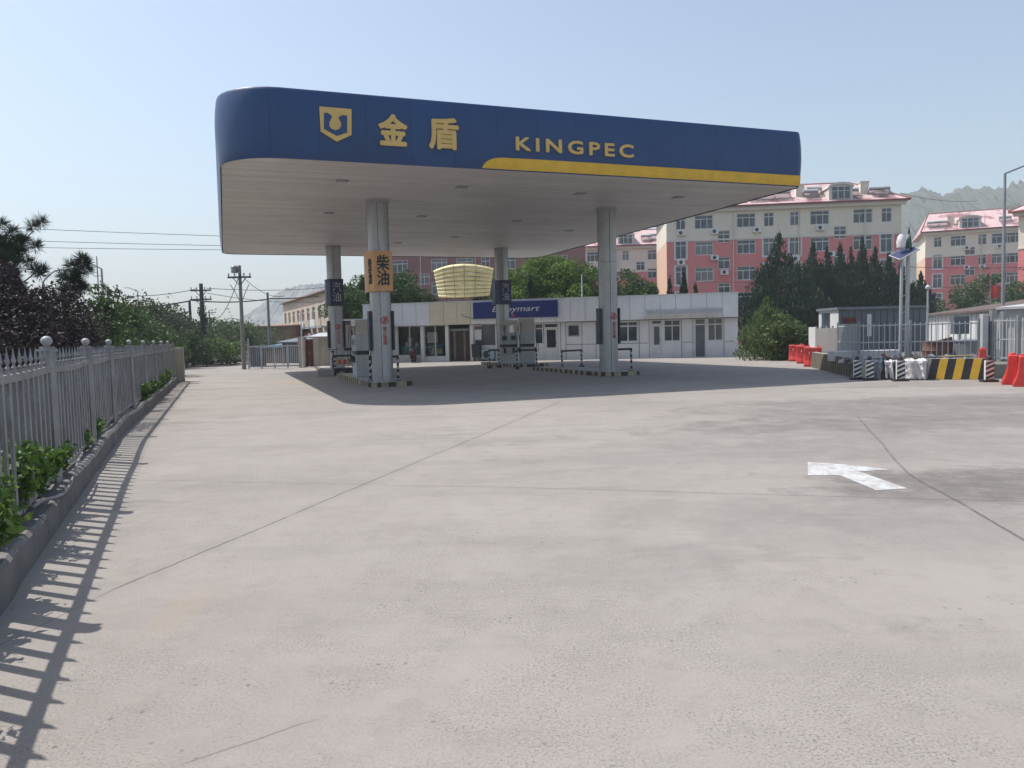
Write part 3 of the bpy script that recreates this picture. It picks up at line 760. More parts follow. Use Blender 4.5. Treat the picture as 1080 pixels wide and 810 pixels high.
# pine with long needled tufts
def pine(label, P, h, tips, seed):
    rnd = random.Random(seed); t = thing('pine_tree', label, 'tree', P, 0); tr = MB(); limb(tr, (0,0,0), (0,0,h*.85), .11, .05, 8, .03); cr = MB()
    for tx, ty, tz in tips:
        limb(tr, (0,0,max(.5, tz*.7)), (tx,ty,tz), .035, .012)
        for k in range(7):
            c = Vector((0,0,tz*.75)).lerp(Vector((tx,ty,tz)), .45+.55*k/6) + Vector((rnd.uniform(-.22,.22), rnd.uniform(-.22,.22), rnd.uniform(-.05,.22)))
            for _ in range(230):
                d = Vector((rnd.gauss(0,1), rnd.gauss(0,1), rnd.gauss(.5,1))).normalized(); b = d.cross(Vector((rnd.random(), rnd.random(), rnd.random()))).normalized()*.009
                L = rnd.uniform(.10,.22); o = c+d*rnd.uniform(0,.14); cr.add([o-b, o+b, o+d*L], [(0,1,2)])
    tr.obj('trunk', M['bark'], t); cr.obj('crown', M['leafdark'], t)
def rel(x, y, D, P): q = at(x, y, D); return (q.x-P[0], q.y-P[1], q.z)
P = G(-15, 19); pine('dark pine with tufted branches rising over the plum bushes at the left edge', P, 5, [rel(*q, P) for q in ((6,246,19),(36,243,19),(30,262,18.6),(14,262,19.5),(-20,240,19.3),(20,278,18.5),(40,285,18.8),(-5,275,18.4),(5,292,18.2),(-40,262,19))], 3)
P = G(70, 21); pine('slender pine beside the curved lamp arm with few tufts', P, 3.8, [rel(*q, P) for q in ((86,277,21),(78,284,21),(80,298,20.8))], 4)
GT = 'green trees beyond the fence'
for i, (x, y, D, w, mt, lab) in enumerate(((108,312,22,2.4,'leafmid','yellowish green bushy tree behind the third fence post'),(126,318,30,3.0,'leafmid','green bushy tree between the plum bushes and the double armed pole'),
        (116,298,38,3.4,'leafdull','taller thin crowned tree round the street lamp mast'),(141,321,38,3.4,'leafmid','rounded dark green tree over the far fence posts'),(150,312,48,4.5,'leafdull','greyish tree with an airy crown right of the street lamp'),
        (172,318,54,4.8,'leafdull','tall airy tree before the short dark pole'),(150,344,36,2.6,'leafmid','low green bush close to the beige pier'))):
    broadleaf('bushy_tree', lab, 'tree', G(x, D), H(x, y, D), w, M[mt], GT, .11+.0022*D, 1.1, 80+i, .2, 8, 1.2, .08)
GD = 'trees where the lane ends'
for i, (x, y, D, w, mt, lab) in enumerate(((196,348,52,4,'leafmid','low tree left of the double armed utility pole'),(208,338,58,5,'leafdull','tree directly behind the double armed utility pole'),(222,334,66,6,'leafmid','tree right of the double armed utility pole'),
        (236,337,64,5,'leafmid','broad green tree at the lane end'),(247,338,72,6,'leafmid','tall dark tree just left of the single armed pole'),(232,356,54,3.6,'leafbright','small fresh green tree in front of the lane end trees'),(262,346,84,6,'leafdull','distant tree behind the single armed pole'),(188,336,76,7,'leafdull','distant tree behind the fence end'))):
    broadleaf('roadside_tree', lab, 'tree', G(x, D), H(x, y, D), w, M[mt], GD, .21, 1.0, 120+i, .25, 7, 1.2, .1)
# trees around and behind the mart
GM = 'trees behind the mart roof'
for i, (x, y, D, w, mt, lab) in enumerate(((372,298,56,3.6,'leafmid','leaning green tree between the two left columns'),(384,288,60,4.4,'leafmid','tall green tree seen past the orange sign'),(382,320,57,3.4,'leafdark','dark tree behind the front left column'),
        (404,284,60,4.6,'leafmid','green tree behind the left end of the mart roof'),(428,283,62,4.8,'leafmid','green tree just left of the cream crown board'),(447,300,63,3.6,'leafdull','dull tree behind the cream crown board'),
        (546,270,60,4.6,'leafbright','fresh green tree right behind the blue mart sign'),(566,268,62,5,'leafbright','fresh green tree right of the back right column'),(585,266,61,5,'leafbright','fresh green tree in the middle of the row behind the mart'),
        (603,268,60,5,'leafbright','bright tree behind the small square window'),(618,274,62,4.4,'leafmid','green tree half hidden by the front right column'),(534,286,66,5,'leafmid','green tree behind the back right column'),
        (657,279,62,3.2,'leafmid','green tree right of the front right column'),(672,284,60,3.6,'leafmid','rounded green tree before the lit end wall'),(686,296,59,2.6,'leafmid','low green tree against the lit end wall'))):
    broadleaf('bushy_tree', lab, 'tree', G(x, D), H(x, y, D), w, M[mt], GM, .20, 1.2, 160+i, .25, 9, 1.9, .15)
GC = 'dark cypresses'
for i, (x, y, D, w, lab) in enumerate(((506,290,60,1.8,'narrow cypress right of the cream crown board'),(516,284,61,1.8,'dark cypress just left of the back right column'),(561,291,57,1.5,'small pointed cypress among the fresh green trees'),
        (707,294,64,1.3,'smallest cypress by the lit corner of the pink block'),(722,284,66,1.6,'thin cypress before the left windows of the pink block'),(734,300,64,1.3,'low cypress left of the shaded pink wall'))):
    conifer(lab, G(x, D), H(x, y, D), w, 200+i, GC)
GR = 'row of dark cypresses before the pink block'
for i, (x, y, D, w, lab) in enumerate(((822,247,62,6.0,'broad cypress at the left end of the dark row'),(806,285,60,4,'low wide cypress left of the broad one'),(842,278,63,3.2,'cypress just right of the broad one'),(857,256,65,2.6,'tall narrow cypress third of the dark row'),(872,262,66,2.6,'cypress in the middle of the dark row'),
        (886,257,65,2.8,'tall cypress just right of the middle of the row'),(897,263,67,2.6,'cypress squeezed between two taller ones'),(909,253,66,2.8,'tall pointed cypress under the cream wall'),(923,262,65,2.6,'cypress above the grey cabin roof'),
        (937,268,64,2.6,'cypress left of the solar lamp'),(950,278,66,2.2,'thin cypress directly behind the solar lamp'),(970,288,66,2.6,'low dark cypress right of the solar lamp'),(962,300,60,2.6,'squat cypress behind the grey cabin'))):
    conifer(lab, G(x, D), H(x, y, D), w*random.uniform(1.15,1.4), 230+i, GR, leaf=.36)
t = conifer('light green spreading bush beside the right end of the mart', G(808, 41), H(808, 314, 41), 3.7, 260, None, M['leafbush'], 'spreading_bush', .26, .0, 'bush')
broadleaf('spreading_bush', 'low light green bush in front of the cypress row', 'bush', G(826, 40), H(826, 330, 40), 2.6, M['leafbush'], None, .2, 1.3, 262, .1, 8, 1.3, .02)
broadleaf('bushy_tree', 'green tree before the right hand pink block', 'tree', G(1048, 72), H(1048, 288, 72), 7.5, M['leafmid'], None, .3, 1.2, 270, .2, 8, 1.6, .1)
broadleaf('bushy_tree', 'small tree at the foot of the right hand lit end wall', 'tree', G(985, 80), H(985, 318, 80), 4, M['leafdull'], None, .3, 1.2, 271, .2, 8, 1.2, .1)
# ------------------------------------------------------------------ walls with real openings
def pierced(mb, x0, x1, z0, z1, ops, y=0.0, dep=.22, mi=0, rmi=None):
    ops = [(max(a, x0), min(b, x1), max(c, z0), min(d, z1)) for a, b, c, d in ops if b > x0 and a < x1 and d > z0 and c < z1]
    xs = sorted({x0, x1, *[o[0] for o in ops], *[o[1] for o in ops]}); zs = sorted({z0, z1, *[o[2] for o in ops], *[o[3] for o in ops]})
    for za, zb in zip(zs, zs[1:]):
        run = None
        for xa, xb in zip(xs, xs[1:]):
            mx, mz = (xa+xb)/2, (za+zb)/2; hole = any(o[0] < mx < o[1] and o[2] < mz < o[3] for o in ops)
            if not hole: run = (run[0], xb) if run else (xa, xb)
            if hole or xb == x1:
                if run: mb.quad((run[0],y,za), (run[1],y,za), (run[1],y,zb), (run[0],y,zb), mi)
                run = None
    for a, b, c, d in ops:
        r = mi if rmi is None else rmi
        mb.quad((a,y,c), (a,y,d), (a,y+dep,d), (a,y+dep,c), r); mb.quad((b,y,d), (b,y,c), (b,y+dep,c), (b,y+dep,d), r)
        if d < z1-1e-5: mb.quad((a,y,d), (b,y,d), (b,y+dep,d), (a,y+dep,d), r)
        if c > z0+1e-5: mb.quad((b,y,c), (a,y,c), (a,y+dep,c), (b,y+dep,c), r)

WCACHE = {}
def window(parent, x, z, w, h, n=2, tr=.3, y=.10, fmat='frame', gmat='glass', f=.06, surround=False, name='window', yf=0.0):
    key = (round(w,2), round(h,2), n, tr, fmat, gmat, f, surround)
    if key not in WCACHE:
        m_ = MB()
        m_.box(0, w, -f/2, f/2, 0, f); m_.box(0, w, -f/2, f/2, h-f, h); m_.box(0, f, -f/2+.001, f/2-.001, f, h-f); m_.box(w-f, w, -f/2+.001, f/2-.001, f, h-f)
        if tr: m_.box(f, w-f, -f/2+.002, f/2-.002, h*(1-tr)-f/2, h*(1-tr)+f/2)
        for k in range(1, n):
            xx = w*k/n
            if tr: m_.box(xx-f*.4, xx+f*.4, -f/2+.003, f/2-.003, f, h*(1-tr)-f/2)
            if tr and (n < 3 or k == 2 or n == 4): m_.box(xx-f*.3, xx+f*.3, -f/2+.003, f/2-.003, h*(1-tr)+f/2, h-f)
            if not tr: m_.box(xx-f*.4, xx+f*.4, -f/2+.003, f/2-.003, f, h-f)
        if surround:
            q = .13; m_.box(-q, -.0, -.16, -.1, -q, h+q); m_.box(w, w+q, -.16, -.1, -q, h+q); m_.box(0, w, -.16, -.1, h, h+q); m_.box(0, w, -.16, -.1, -q, 0)
        g_ = MB(); g_.quad((f*.5, .012, f*.5), (w-f*.5, .012, f*.5), (w-f*.5, .012, h-f*.5), (f*.5, .012, h-f*.5))
        WCACHE[key] = (m_.mesh('window', M[fmat]), g_.mesh('pane', M[gmat]))
    a, b = WCACHE[key]
    o = bpy.data.objects.new(name, a); COL.objects.link(o); o.parent = parent; o.location = (x, y, z)
    p = bpy.data.objects.new('pane', b); COL.objects.link(p); p.parent = o
    return o

# ------------------------------------------------------------------ pink and cream apartment blocks
ACM = MB(); ACM.box(-.42,.42,-.32,-.02,0,.56); ACM.lathe([(.22,0),(.22,.02)], (0,0,0), 12)
acme = None
def ac_unit(parent, x, z):
    global acme
    if acme is None:
        a = MB(); a.box(-.42,.42,-.34,-.04,.0,.56); a.box(-.38,-.32,-.36,-.0,-.04,0,1); a.box(.32,.38,-.36,-.0,-.04,0,1)
        a.prism([(.08+.21*cos(2*pi*i/14)-.12, .28+.21*sin(2*pi*i/14)) for i in range(14)], -.345, -.34, 1); acme = a.mesh('air_conditioner', [M['white'], M['dark']])
    o = bpy.data.objects.new('air_conditioner', acme); COL.objects.link(o); o.parent = parent; o.location = (x, 0, z)
def block(label, P0, P1, depth, eave, zsplit, cols, floor=2.9, nfl=5, ridge=3.2, hip=2.2, dormers=(), chims=(), hmin=0, acs=True, top_sill=None, seed=0, heaters=(), hipl=.4, bands=True):
    rnd = random.Random(seed)
    P0 = Vector((P0[0], P0[1], 0)); P1 = Vector((P1[0], P1[1], 0)); L = (P1-P0).length; rz = atan2(P1.y-P0.y, P1.x-P0.x)
    t = thing('apartment_block', label, 'apartment building', P0, rz)
    ops = []; wins = []
    top = top_sill or eave-2.25
    for (s, kind) in cols:
        for k in range(nfl):
            zs = top - k*floor
            if kind == 'wide': w, h, n = 2.05, 1.55, 3
            elif kind == 'narrow': w, h, n = 1.1, 1.55, 2
            elif kind == 'door': w, h, n = 1.25, 2.1, 2; 
            else: w, h, n = 1.35, 1.35, 2; zs -= floor*.55
            if kind == 'door': 
                if k == 0: w, h = 1.1, 1.55
                else: zs -= .35
            if zs < hmin: continue
            ops.append((s-w/2, s+w/2, zs, zs+h)); wins.append((s-w/2, zs, w, h, n, kind == 'door' and k > 0, kind))
    a = MB(); pierced(a, 0, L, 0, zsplit, ops, 0, .2)
    a.quad((0,depth,0), (0,0,0), (0,0,zsplit), (0,depth,zsplit), 1); a.quad((L,0,0), (L,depth,0), (L,depth,zsplit), (L,0,zsplit)); a.quad((L,depth,0), (0,depth,0), (0,depth,zsplit), (L,depth,zsplit))
    a.obj('lower_wall', [M['pink'], M['peach']], t)
    a = MB(); pierced(a, 0, L, zsplit, eave, ops, 0, .2)
    a.quad((0,depth,zsplit), (0,0,zsplit), (0,0,eave), (0,depth,eave)); a.quad((L,0,zsplit), (L,depth,zsplit), (L,depth,eave), (L,0,eave)); a.quad((L,depth,zsplit), (0,depth,zsplit), (0,depth,eave), (L,depth,eave))
    a.obj('upper_wall', M['cream'], t)
    if bands:
        b = MB(); b.box(-.04, L+.04, -.05, 0.0, zsplit-.12, zsplit+.06); b.box(-.35, L+.35, -.45, 0.0, eave-.42, eave-.10); b.box(-.5, L+.5, -.62, 0.0, eave-.10, eave+.12); b.obj('cornice', M['cornice'], t)
    for (x, z, w, h, n, sur, kind) in wins:
        wo = window(t, x, z, w, h, n, .3, .12, surround=sur, f=.085)
        if kind == 'wide' and rnd.random() < .5:
            hb = 'x'
            if acs: ac_unit(t, x+w+.1, z-.62)
        elif acs and rnd.random() < .3: ac_unit(t, x+w/2, z-.66)
    # downpipes
    for s in range(1, int(L//7)+1):
        b = MB(); b.tube([(s*7+.3, -.07, 0.2), (s*7+.3, -.07, eave-.45)], .055, 8); b.obj('drainpipe', M['cornice'], t)
    # hipped roof
    e = .7; z0 = eave+.10; zr = eave+ridge; r = MB(); my = depth/2
    A, B, Cc, D_ = (-e,-e,z0), (L+e,-e,z0), (L+e,depth+e,z0), (-e,depth+e,z0); R0, R1 = (hipl, my, zr), (L-hip, my, zr)
    r.add([A, B, Cc, D_, R0, R1, (-e,-e,z0-.12), (L+e,-e,z0-.12), (L+e,depth+e,z0-.12), (-e,depth+e,z0-.12)],
          [(0,1,5,4), (1,2,5), (2,3,4,5), (3,0,4), (6,7,1,0), (7,8,2,1), (8,9,3,2), (9,6,0,3), (9,8,7,6)])
    roof = r.obj('roof', M['roofpink'], t)
    rc = MB(); rc.tube([R0, R1], .11, 6); rc.tube([(L+e,-e,z0+.04), R1], .1, 6); rc.tube([(-e,-e,z0+.02), R0], .08, 6); rc.box(-e, L+e, -e-.09, -e-.003, z0-.16, z0+.03); rc.obj('ridge_tiles', M['roofedge'], roof)
    def rz_at(y): return z0 + (zr-z0)*(y+e)/(my+e)
    for (s, w) in dormers:
        d = MB(); h1 = 1.55; pts = [(s-w/2, z0), (s+w/2, z0), (s+w/2, z0+h1)] + [(s+w/2*cos(radians(a_)), z0+h1+.42*sin(radians(a_))) for a_ in range(15, 180, 15)] + [(s-w/2, z0+h1)]
        d.prism(pts, -.25, 3.4); 
        q = MB(); pts2 = [(s+(w/2+.14)*cos(radians(a_)), z0+h1+.02+.55*sin(radians(a_))) for a_ in range(0, 181, 15)]; inn = [(s+(w/2-.05)*cos(radians(a_)), z0+h1-.06+.40*sin(radians(a_))) for a_ in range(180, -1, -15)]
        q.prism(pts2+inn, -.4, 3.2)
        do = d.obj('dormer', M['cornice'], roof); q.obj('dormer_hood', M['cornice'], roof)
        wn = MB(); ww = w*.78; wn.box(s-ww/2, s+ww/2, -.30, -.252, z0+.25, z0+h1+.12, 1)
        for k in range(4): wn.box(s-ww/2+ww*k/3-.035, s-ww/2+ww*k/3+.035, -.335, -.30, z0+.25, z0+h1+.12)
        for zz in (z0+.25, z0+1.15, z0+h1+.06): wn.box(s-ww/2, s+ww/2, -.337, -.301, zz, zz+.06)
        wn.obj('dormer_window', [M['frame'], M['glass']], roof)
    for (s, yy) in chims:
        c = MB(); zz = rz_at(yy); c.box(s-.45, s+.45, yy-.35, yy+.35, zz-.5, zz+1.15); c.box(s-.52, s+.52, yy-.42, yy+.42, zz+1.15, zz+1.27, 1); c.obj('chimney', [M['cream'], M['cornice']], roof)
    for (s, yy) in heaters:      # solar water heaters: tank, tilted tubes, legs
        c = MB(); zz = rz_at(yy)
        c.tube([(s-.8, yy+.75, zz+1.0), (s+.8, yy+.75, zz+1.0)], .2, 10, 0)
        for k in range(12): c.tube([(s-.72+k*.13, yy-.5, zz+.05), (s-.72+k*.13, yy+.7, zz+.9)], .035, 5, 1)
        for sx in (-.75, .75): c.bar((s+sx, yy+.75, zz-.1+.45), (s+sx, yy+.75, zz+1.0), .05, .05, 2); c.bar((s+sx, yy-.5, zz), (s+sx, yy-.5, zz+.1), .05, .05, 2)
        c.obj('solar_heater', [M['lightgrey'], M['black'], M['dark']], roof)
    return t
M['cornice'] = paint('cornice_grey', (.66,.61,.54), .7, .08, .6)
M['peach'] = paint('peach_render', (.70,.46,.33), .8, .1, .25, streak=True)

P0, P1 = (17.7, 87.0), (42.7, 84.4)
def sx(x, y=250): return onwall(x, y, P0, P1)[0]
colsA = [(sx(718),'door'),(sx(742.5),'wide'),(sx(763.5),'stair'),(sx(787),'wide'),(sx(811),'door'),(sx(838.5),'door'),(sx(864.5),'wide'),(sx(886),'stair'),(sx(910),'wide'),(sx(935),'door')]
block('pink and cream five storey block with arched dormer behind the cypress row', P0, P1, 13, 15.2, 11.75, colsA, 2.9, 5, 3.3, 3.4, [(sx(886),2.5)], [(sx(848),1.9),(sx(917),1.9)], seed=4, hmin=2,
      heaters=[(sx(798),.4),(sx(812),.5),(sx(829),.6),(sx(858),.5),(sx(865),1.6),(sx(901),.4),(sx(928),.5),(sx(935),.6),(sx(779),.5)])
P0, P1 = (10.0, 123.0), (27.5, 121.0)
colsB = [(sx(625,280),'wide'),(sx(642,280),'narrow'),(sx(675.5,280),'stair'),(sx(690,280),'wide'),(sx(660,280),'narrow')]
block('distant pink and cream block partly hidden by the canopy and front right column', P0, P1, 12, zat(670,259,121.5), zat(670,286,121.5), colsB, 2.9, 5, 3.2, 2, [(sx(660,255),2.6)], [], seed=8, hmin=3, heaters=[(sx(682,255),.5),(sx(690,255),.9)], acs=False)
P0, P1 = (-18.5, 99.0), (9.5, 96.4)
colsC = [(sx(396,280),'narrow'),(sx(421.5,280),'wide'),(sx(447,280),'stair'),(sx(463,280),'wide'),(sx(490,280),'wide'),(sx(512,280),'narrow'),(sx(535,280),'wide'),(sx(560,280),'stair'),(sx(590,280),'wide')]
t = block('brownish apartment block behind the mart trees and crown board', P0, P1, 12, zat(450,262,98)+1.5, zat(450,262,98)+1.2, colsC, 2.9, 5, 3.0, 2, seed=9, hmin=3, acs=False, top_sill=zat(421,287,98))
for o in t.children:
    if o.name.startswith('lower_wall'): o.data.materials[0] = M['dullpink'] if 'dullpink' in M else paint('dull_brick_render', (.26,.13,.12), .8, .15, .3)
P0, P1 = at(976,250,118), at(1082,250,113); P0, P1 = (P0.x, P0.y), (P1.x, P1.y)
colsD = [(sx(989,265),'door'),(sx(1010.5,265),'wide'),(sx(1023,265),'stair'),(sx(1036,265),'narrow'),(sx(1054,265),'wide'),(sx(1068,265),'wide')]
block('right hand pink and cream block with a lit cream gable below the wooded hill', P0, P1, 13, zat(1020,243,116), zat(1020,269,116), colsD, 2.9, 5, 3.6, 1.5, [(sx(1023,240),2.8)], [(sx(1004,240),1.4)], seed=12, hmin=2, heaters=[(sx(985,240),.5),(sx(997,240),.5),(sx(1062,240),.6)], hipl=1.0)
P0, P1 = at(1074,250,84), at(1150,250,78); P0, P1 = (P0.x, P0.y), (P1.x, P1.y)
block('pale cream block cut off by the right edge of the picture', P0, P1, 13, zat(1078,224,84), zat(1078,262,84), [(sx(1095,265),'wide'),(sx(1115,265),'wide')], 2.9, 5, 2.6, 1.5, seed=13, hmin=2)

# ------------------------------------------------------------------ mart
M['creampanel'] = paint('cream_panel', (.68,.61,.45), .5, .1, .7, streak=True)
MP0, MP1 = (-9.8, 51.3), (13.75, 46.55); MV = Vector((MP1[0]-MP0[0], MP1[1]-MP0[1])); ML = MV.length; MA = atan2(MV.y, MV.x)
def ms(x, y=350): return onwall(x, y, MP0, MP1)
mart = thing('mart_building', 'long low white panelled mart with shop windows beyond the pumps', 'shop building', (*MP0, 0), MA)
MH, MF = 3.85, 2.42
def X(x): return ms(x)[0]
ops = [(X(416.5),X(443),.42,MF), (X(445),X(469),.30,MF), (X(471.5),X(494.5),.02,MF-.02), (X(498.5),X(522),.95,MF),
       (X(563),X(588),.06,2.35), (X(598),X(610.5),1.45,2.2), (X(651),X(673),1.0,2.36), (X(686.5),X(698.5),.1,2.38), (X(700),X(718),1.0,2.36), (X(732.5),X(745),.02,2.4), (X(746.5),X(763),.98,2.4)]
w = MB(); pierced(w, 0, ML, 0, MH-.05, ops, .35, .18)
w.quad((0,7,0),(0,.35,0),(0,.35,MH-.05),(0,7,MH-.05)); w.quad((ML,.35,0),(ML,7,0),(ML,7,MH-.05),(ML,.35,MH-.05)); w.quad((ML,7,0),(0,7,0),(0,7,MH-.05),(ML,7,MH-.05))
w.obj('wall', M['whitewall'], mart)
sm_ = MB(); k = 0
for xx in [X(p) for p in (410, 546, 562, 590.5, 596, 613, 628, 650, 674, 684.5, 719, 731, 764)]:
    sm_.box(xx-.012, xx+.012, .335, .352, .05, MF-.02)
for xa, xb in ((596, 650), (652, 684), (720, 731), (765, 775)): sm_.box(X(xa), X(xb), .334, .351, .93, .955)
sm_.box(X(596), ML-.02, .334, .351, MF-.06, MF-.03)
sm_.obj('panel_seams', M['seam'], mart)
r = MB(); r.box(-.02, ML+.02, .5, 7.05, MH-.045, MH+.03); r.obj('roof', M['lightgrey'], mart)
# fascia panels over the shop front
fb = MB(); fb.box(.02, ML-.02, .06, .34, MF-.03, MH-.02); fb.obj('fascia_backing', M['seam'], mart)
fp_ = MB(); n = int(ML/.9)
edges_x = [ML*i/n for i in range(n+1)]
for a_, b_ in zip(edges_x, edges_x[1:]): fp_.box(a_+.009, b_-.009, .0+random.uniform(0,.008), .06, MF-.02, MH, 1 if X(454) < (a_+b_)/2 < X(498) else 0)
fpn = fp_.obj('fascia_panels', [M['whitewall'], M['creampanel']], mart)
cp = MB(); cp.box(-.03, ML+.03, -.03, .5, MH+.002, MH+.06); cp.obj('coping', M['white'], mart)
# blue sign: its own thing on the fascia
s0_, s1_ = ms(500)[0], ms(589)[0]; zc = .5*(ms(545,318)[1]+ms(545,335)[1]); sh = abs(ms(545,317.5)[1]-ms(545,335)[1])
E_ = MV.normalized(); N_ = Vector((E_.y, -E_.x))
def mw(s, y, z): q = Vector(MP0)+E_*s-N_*y; return (q.x, q.y, z)
t = thing('mart_sign', 'long blue signboard with white script lettering on the mart fascia', 'sign', mw((s0_+s1_)/2, 0, zc), MA)
b = MB(); b.box(-(s1_-s0_)/2, (s1_-s0_)/2, -.13, -.01, -sh/2, sh/2); b.obj('board', M['navysign'], t, bevel=.01)
cx = (ms(521)[0]+ms(569)[0])/2-(s0_+s1_)/2
text_mesh('Enjoymart', .46, .0, .02, italic=.28, mat=M['white'], at_=(cx, -.14, 0), parent=t, width=ms(570)[0]-ms(520)[0])
rd = MB(); q0 = ms(540.5)[0]-(s0_+s1_)/2; rd.box(q0+.0, q0+.2, -.137, -.13, -sh*.40, -sh*.28); rd.obj('red_mark', M['redpaint'], t)
# shop windows with interiors
M['clearglass'] = None
m = NT('clear_glass'); tr_ = m.n.new('ShaderNodeBsdfTransparent'); tr_.inputs[0].default_value = (.9,.93,.93,1); gl = m.n.new('ShaderNodeBsdfGlossy'); gl.inputs['Roughness'].default_value = .03
fr_ = m.n.new('ShaderNodeFresnel'); fr_.inputs[0].default_value = 1.5; mx = m.n.new('ShaderNodeMixShader'); m.link(fr_.outputs[0], mx.inputs[0]); m.link(tr_.outputs[0], mx.inputs[1]); m.link(gl.outputs[0], mx.inputs[2]); m.link(mx.outputs[0], m.out.inputs['Surface']); M['clearglass'] = m.mat
inn = MB(); inn.quad((.1,4.6,0),(X(545),4.6,0),(X(545),4.6,MF+.3),(.1,4.6,MF+.3)); inn.quad((X(545),.55,0),(X(545),4.6,0),(X(545),4.6,MF+.3),(X(545),.55,MF+.3)); inn.quad((.1,.55,MF+.3),(X(545),.55,MF+.3),(X(545),4.6,MF+.3),(.1,4.6,MF+.3)); inn.quad((.1,.55,.02),(X(545),.55,.02),(X(545),4.6,.02),(.1,4.6,.02))
inn.obj('interior_walls', M['beige'], mart)
for (a_, b_, z0, z1) in ops[:2]:
    window(mart, a_, z0, b_-a_, z1-z0, 2, 0, .45, 'white', 'clearglass', .07)
window(mart, ops[3][0], .95, ops[3][1]-ops[3][0], MF-.95, 1, 0, .45, 'white', 'glass', .07)
for x in (410, 444, 470.2, 496.5, 523.5):
    xx = X(x); b = MB(); b.box(xx-.11, xx+.11, .18, .349, 0, MF-.03); b.obj('pilaster', M['whitewall'], mart, bevel=.006)
# stock behind the glass: things of their own
def shelf(label, x0, x1, y, nrows, nper, z0=.05, h=1.3, mats=('teal','white','redpaint','navysign','yellow')):
    c = (x0+x1)/2; t = thing('display_shelf', label, 'shelf', mw(c, y, 0), MA); w_ = x1-x0; b = MB()
    b.box(-w_/2, w_/2, .3, .34, z0, h+.1); b.box(-w_/2, -w_/2+.03, -.02, .3, z0, h+.1); b.box(w_/2-.03, w_/2, -.02, .3, z0, h+.1)
    for k in range(nrows+1): b.box(-w_/2+.03, w_/2-.03, -.02, .3, z0+(h-z0)*k/nrows, z0+(h-z0)*k/nrows+.03)
    b.obj('shelf_frame', M['teal'], t)
    for k in range(nrows):
        zz = z0+(h-z0)*k/nrows+.03; g_ = MB(); xx = -w_/2+.06
        while xx < w_/2-.16:
            ww = random.uniform(.07,.16); hh = random.uniform(.5,.85)*(h-z0)/nrows; g_.box(xx, xx+ww, .03, .22, zz, zz+hh, random.randrange(len(mats))); xx += ww+random.uniform(.01,.05)
        go = g_.obj('stock', [M[q] for q in mats], t)
shelf('teal shelf of small goods behind the second shop window', X(446.5), X(463), .75, 4, 6, .3, 1.1)
shelf('tall stocked shelf at the back of the shop', X(420), X(440), 3.9, 5, 8, .05, 1.9)
t = thing('shop_counter', 'pale teal counter with white goods behind the first shop window', 'counter', mw(X(429), 1.2, 0), MA); b = MB(); b.box(-.75,.75,-.3,.3,0,1.0); b.obj('counter_body', M['teal'], t, bevel=.01)
b = MB(); b.box(-.45,-.05,-.25,.1,1.0,1.35); b.box(-.3,.0,-.2,.05,1.35,1.62); b.lathe([(.12,1.0),(.14,1.2),(.05,1.3)], (.3,-.1,0), 10); b.obj('counter_goods', M['white'], t)
t = thing('notice_board', 'white paper notice stuck inside the second shop window', 'notice', mw(X(453.5), .50, 0), MA); b = MB(); b.box(-.34,.34,0,.01,1.25,1.95); b.obj('paper', M['white'], t)
# brown strip curtain in the doorway
t = thing('strip_curtain', 'brown strip curtain filling the shop doorway', 'curtain', mw(X(483), .50, 0), MA); b = MB(); w_ = ops[2][1]-ops[2][0]-.12; n = 12
for k in range(n):
    a_ = -w_/2+w_*k/n; gap = .004; d_ = .02*(k % 2); b.box(a_+gap, a_+w_/n+.02, d_, d_+.008, .06, 2.0, 0 if k not in (2, 8) else 1)
b.obj('strips', [M['brown'], M['maroongrey'] if 'maroongrey' in M else paint('clear_strip', (.2,.17,.15), .3)], t)
b = MB(); b.box(-w_/2, w_/2, -.03, .05, 2.0, 2.14); b.obj('curtain_rail', M['grey'], t)
b = MB(); b.box(ops[2][0], ops[2][0]+.06, .37, .50, .02, MF-.02); b.box(ops[2][1]-.06, ops[2][1], .37, .50, .02, MF-.02); b.obj('door_frame', M['grey'], mart)
# posters, notice, unit by the third window
t = thing('white_notice', 'white framed notice left of the third shop window', 'notice', mw(X(502.5), .34, 1.35), MA); b = MB(); b.box(-.27,.27,-.03,.0,0,.72); b.box(-.23,.23,-.033,-.03,.06,.66,1); b.obj('notice_plate', [M['lightgrey'], M['white']], t)
t = thing('dark_bin', 'dark green litter bin below the white notice', 'bin', mw(X(502), .05, 0), MA); b = MB(); b.prism([(-.26,.25),(.26,.25),(.3,1.05),(-.3,1.05)], -.2, .2); b.box(-.31,.31,-.21,.21,1.05,1.1); b.tube([(-.2,0,0),(-.2,0,.25)], .02); b.tube([(.2,0,0),(.2,0,.25)], .02); b.obj('bin_body', M['dark'], t)
t = thing('outdoor_unit', 'white air conditioner standing under the third shop window', 'air conditioner', mw(X(514), .0, 0), MA); b = MB(); b.box(-.42,.42,-.05,.27,.1,.75); b.box(-.38,-.3,-.08,.3,0,.1,1); b.box(.3,.38,-.08,.3,0,.1,1); b.prism([(-.08+.24*cos(2*pi*i/16), .43+.24*sin(2*pi*i/16)) for i in range(16)], -.056, -.05, 1); b.obj('unit_body', [M['tealpale'], M['dark']], t, bevel=.01)
t = thing('wall_poster', 'faded pink poster on the pier left of the first shop window', 'poster', mw(X(405), .335, 1.2), MA); b = MB(); b.box(-.3,.3,-.006,0,0,1.1); b.box(-.25,.25,-.009,-.006,.65,1.04,1); b.obj('poster_sheet', [M['white'], M['pinkletter']], t)
t = thing('small_plate', 'small red lettered plate hanging under the blue sign', 'plate', mw(X(503.5), .33, 2.06+.2), MA); b = MB(); b.box(-.22,.22,-.02,0,0,.22); b.box(-.16,.16,-.023,-.02,.07,.15,1); b.obj('plate', [M['white'], M['pinkletter']], t)
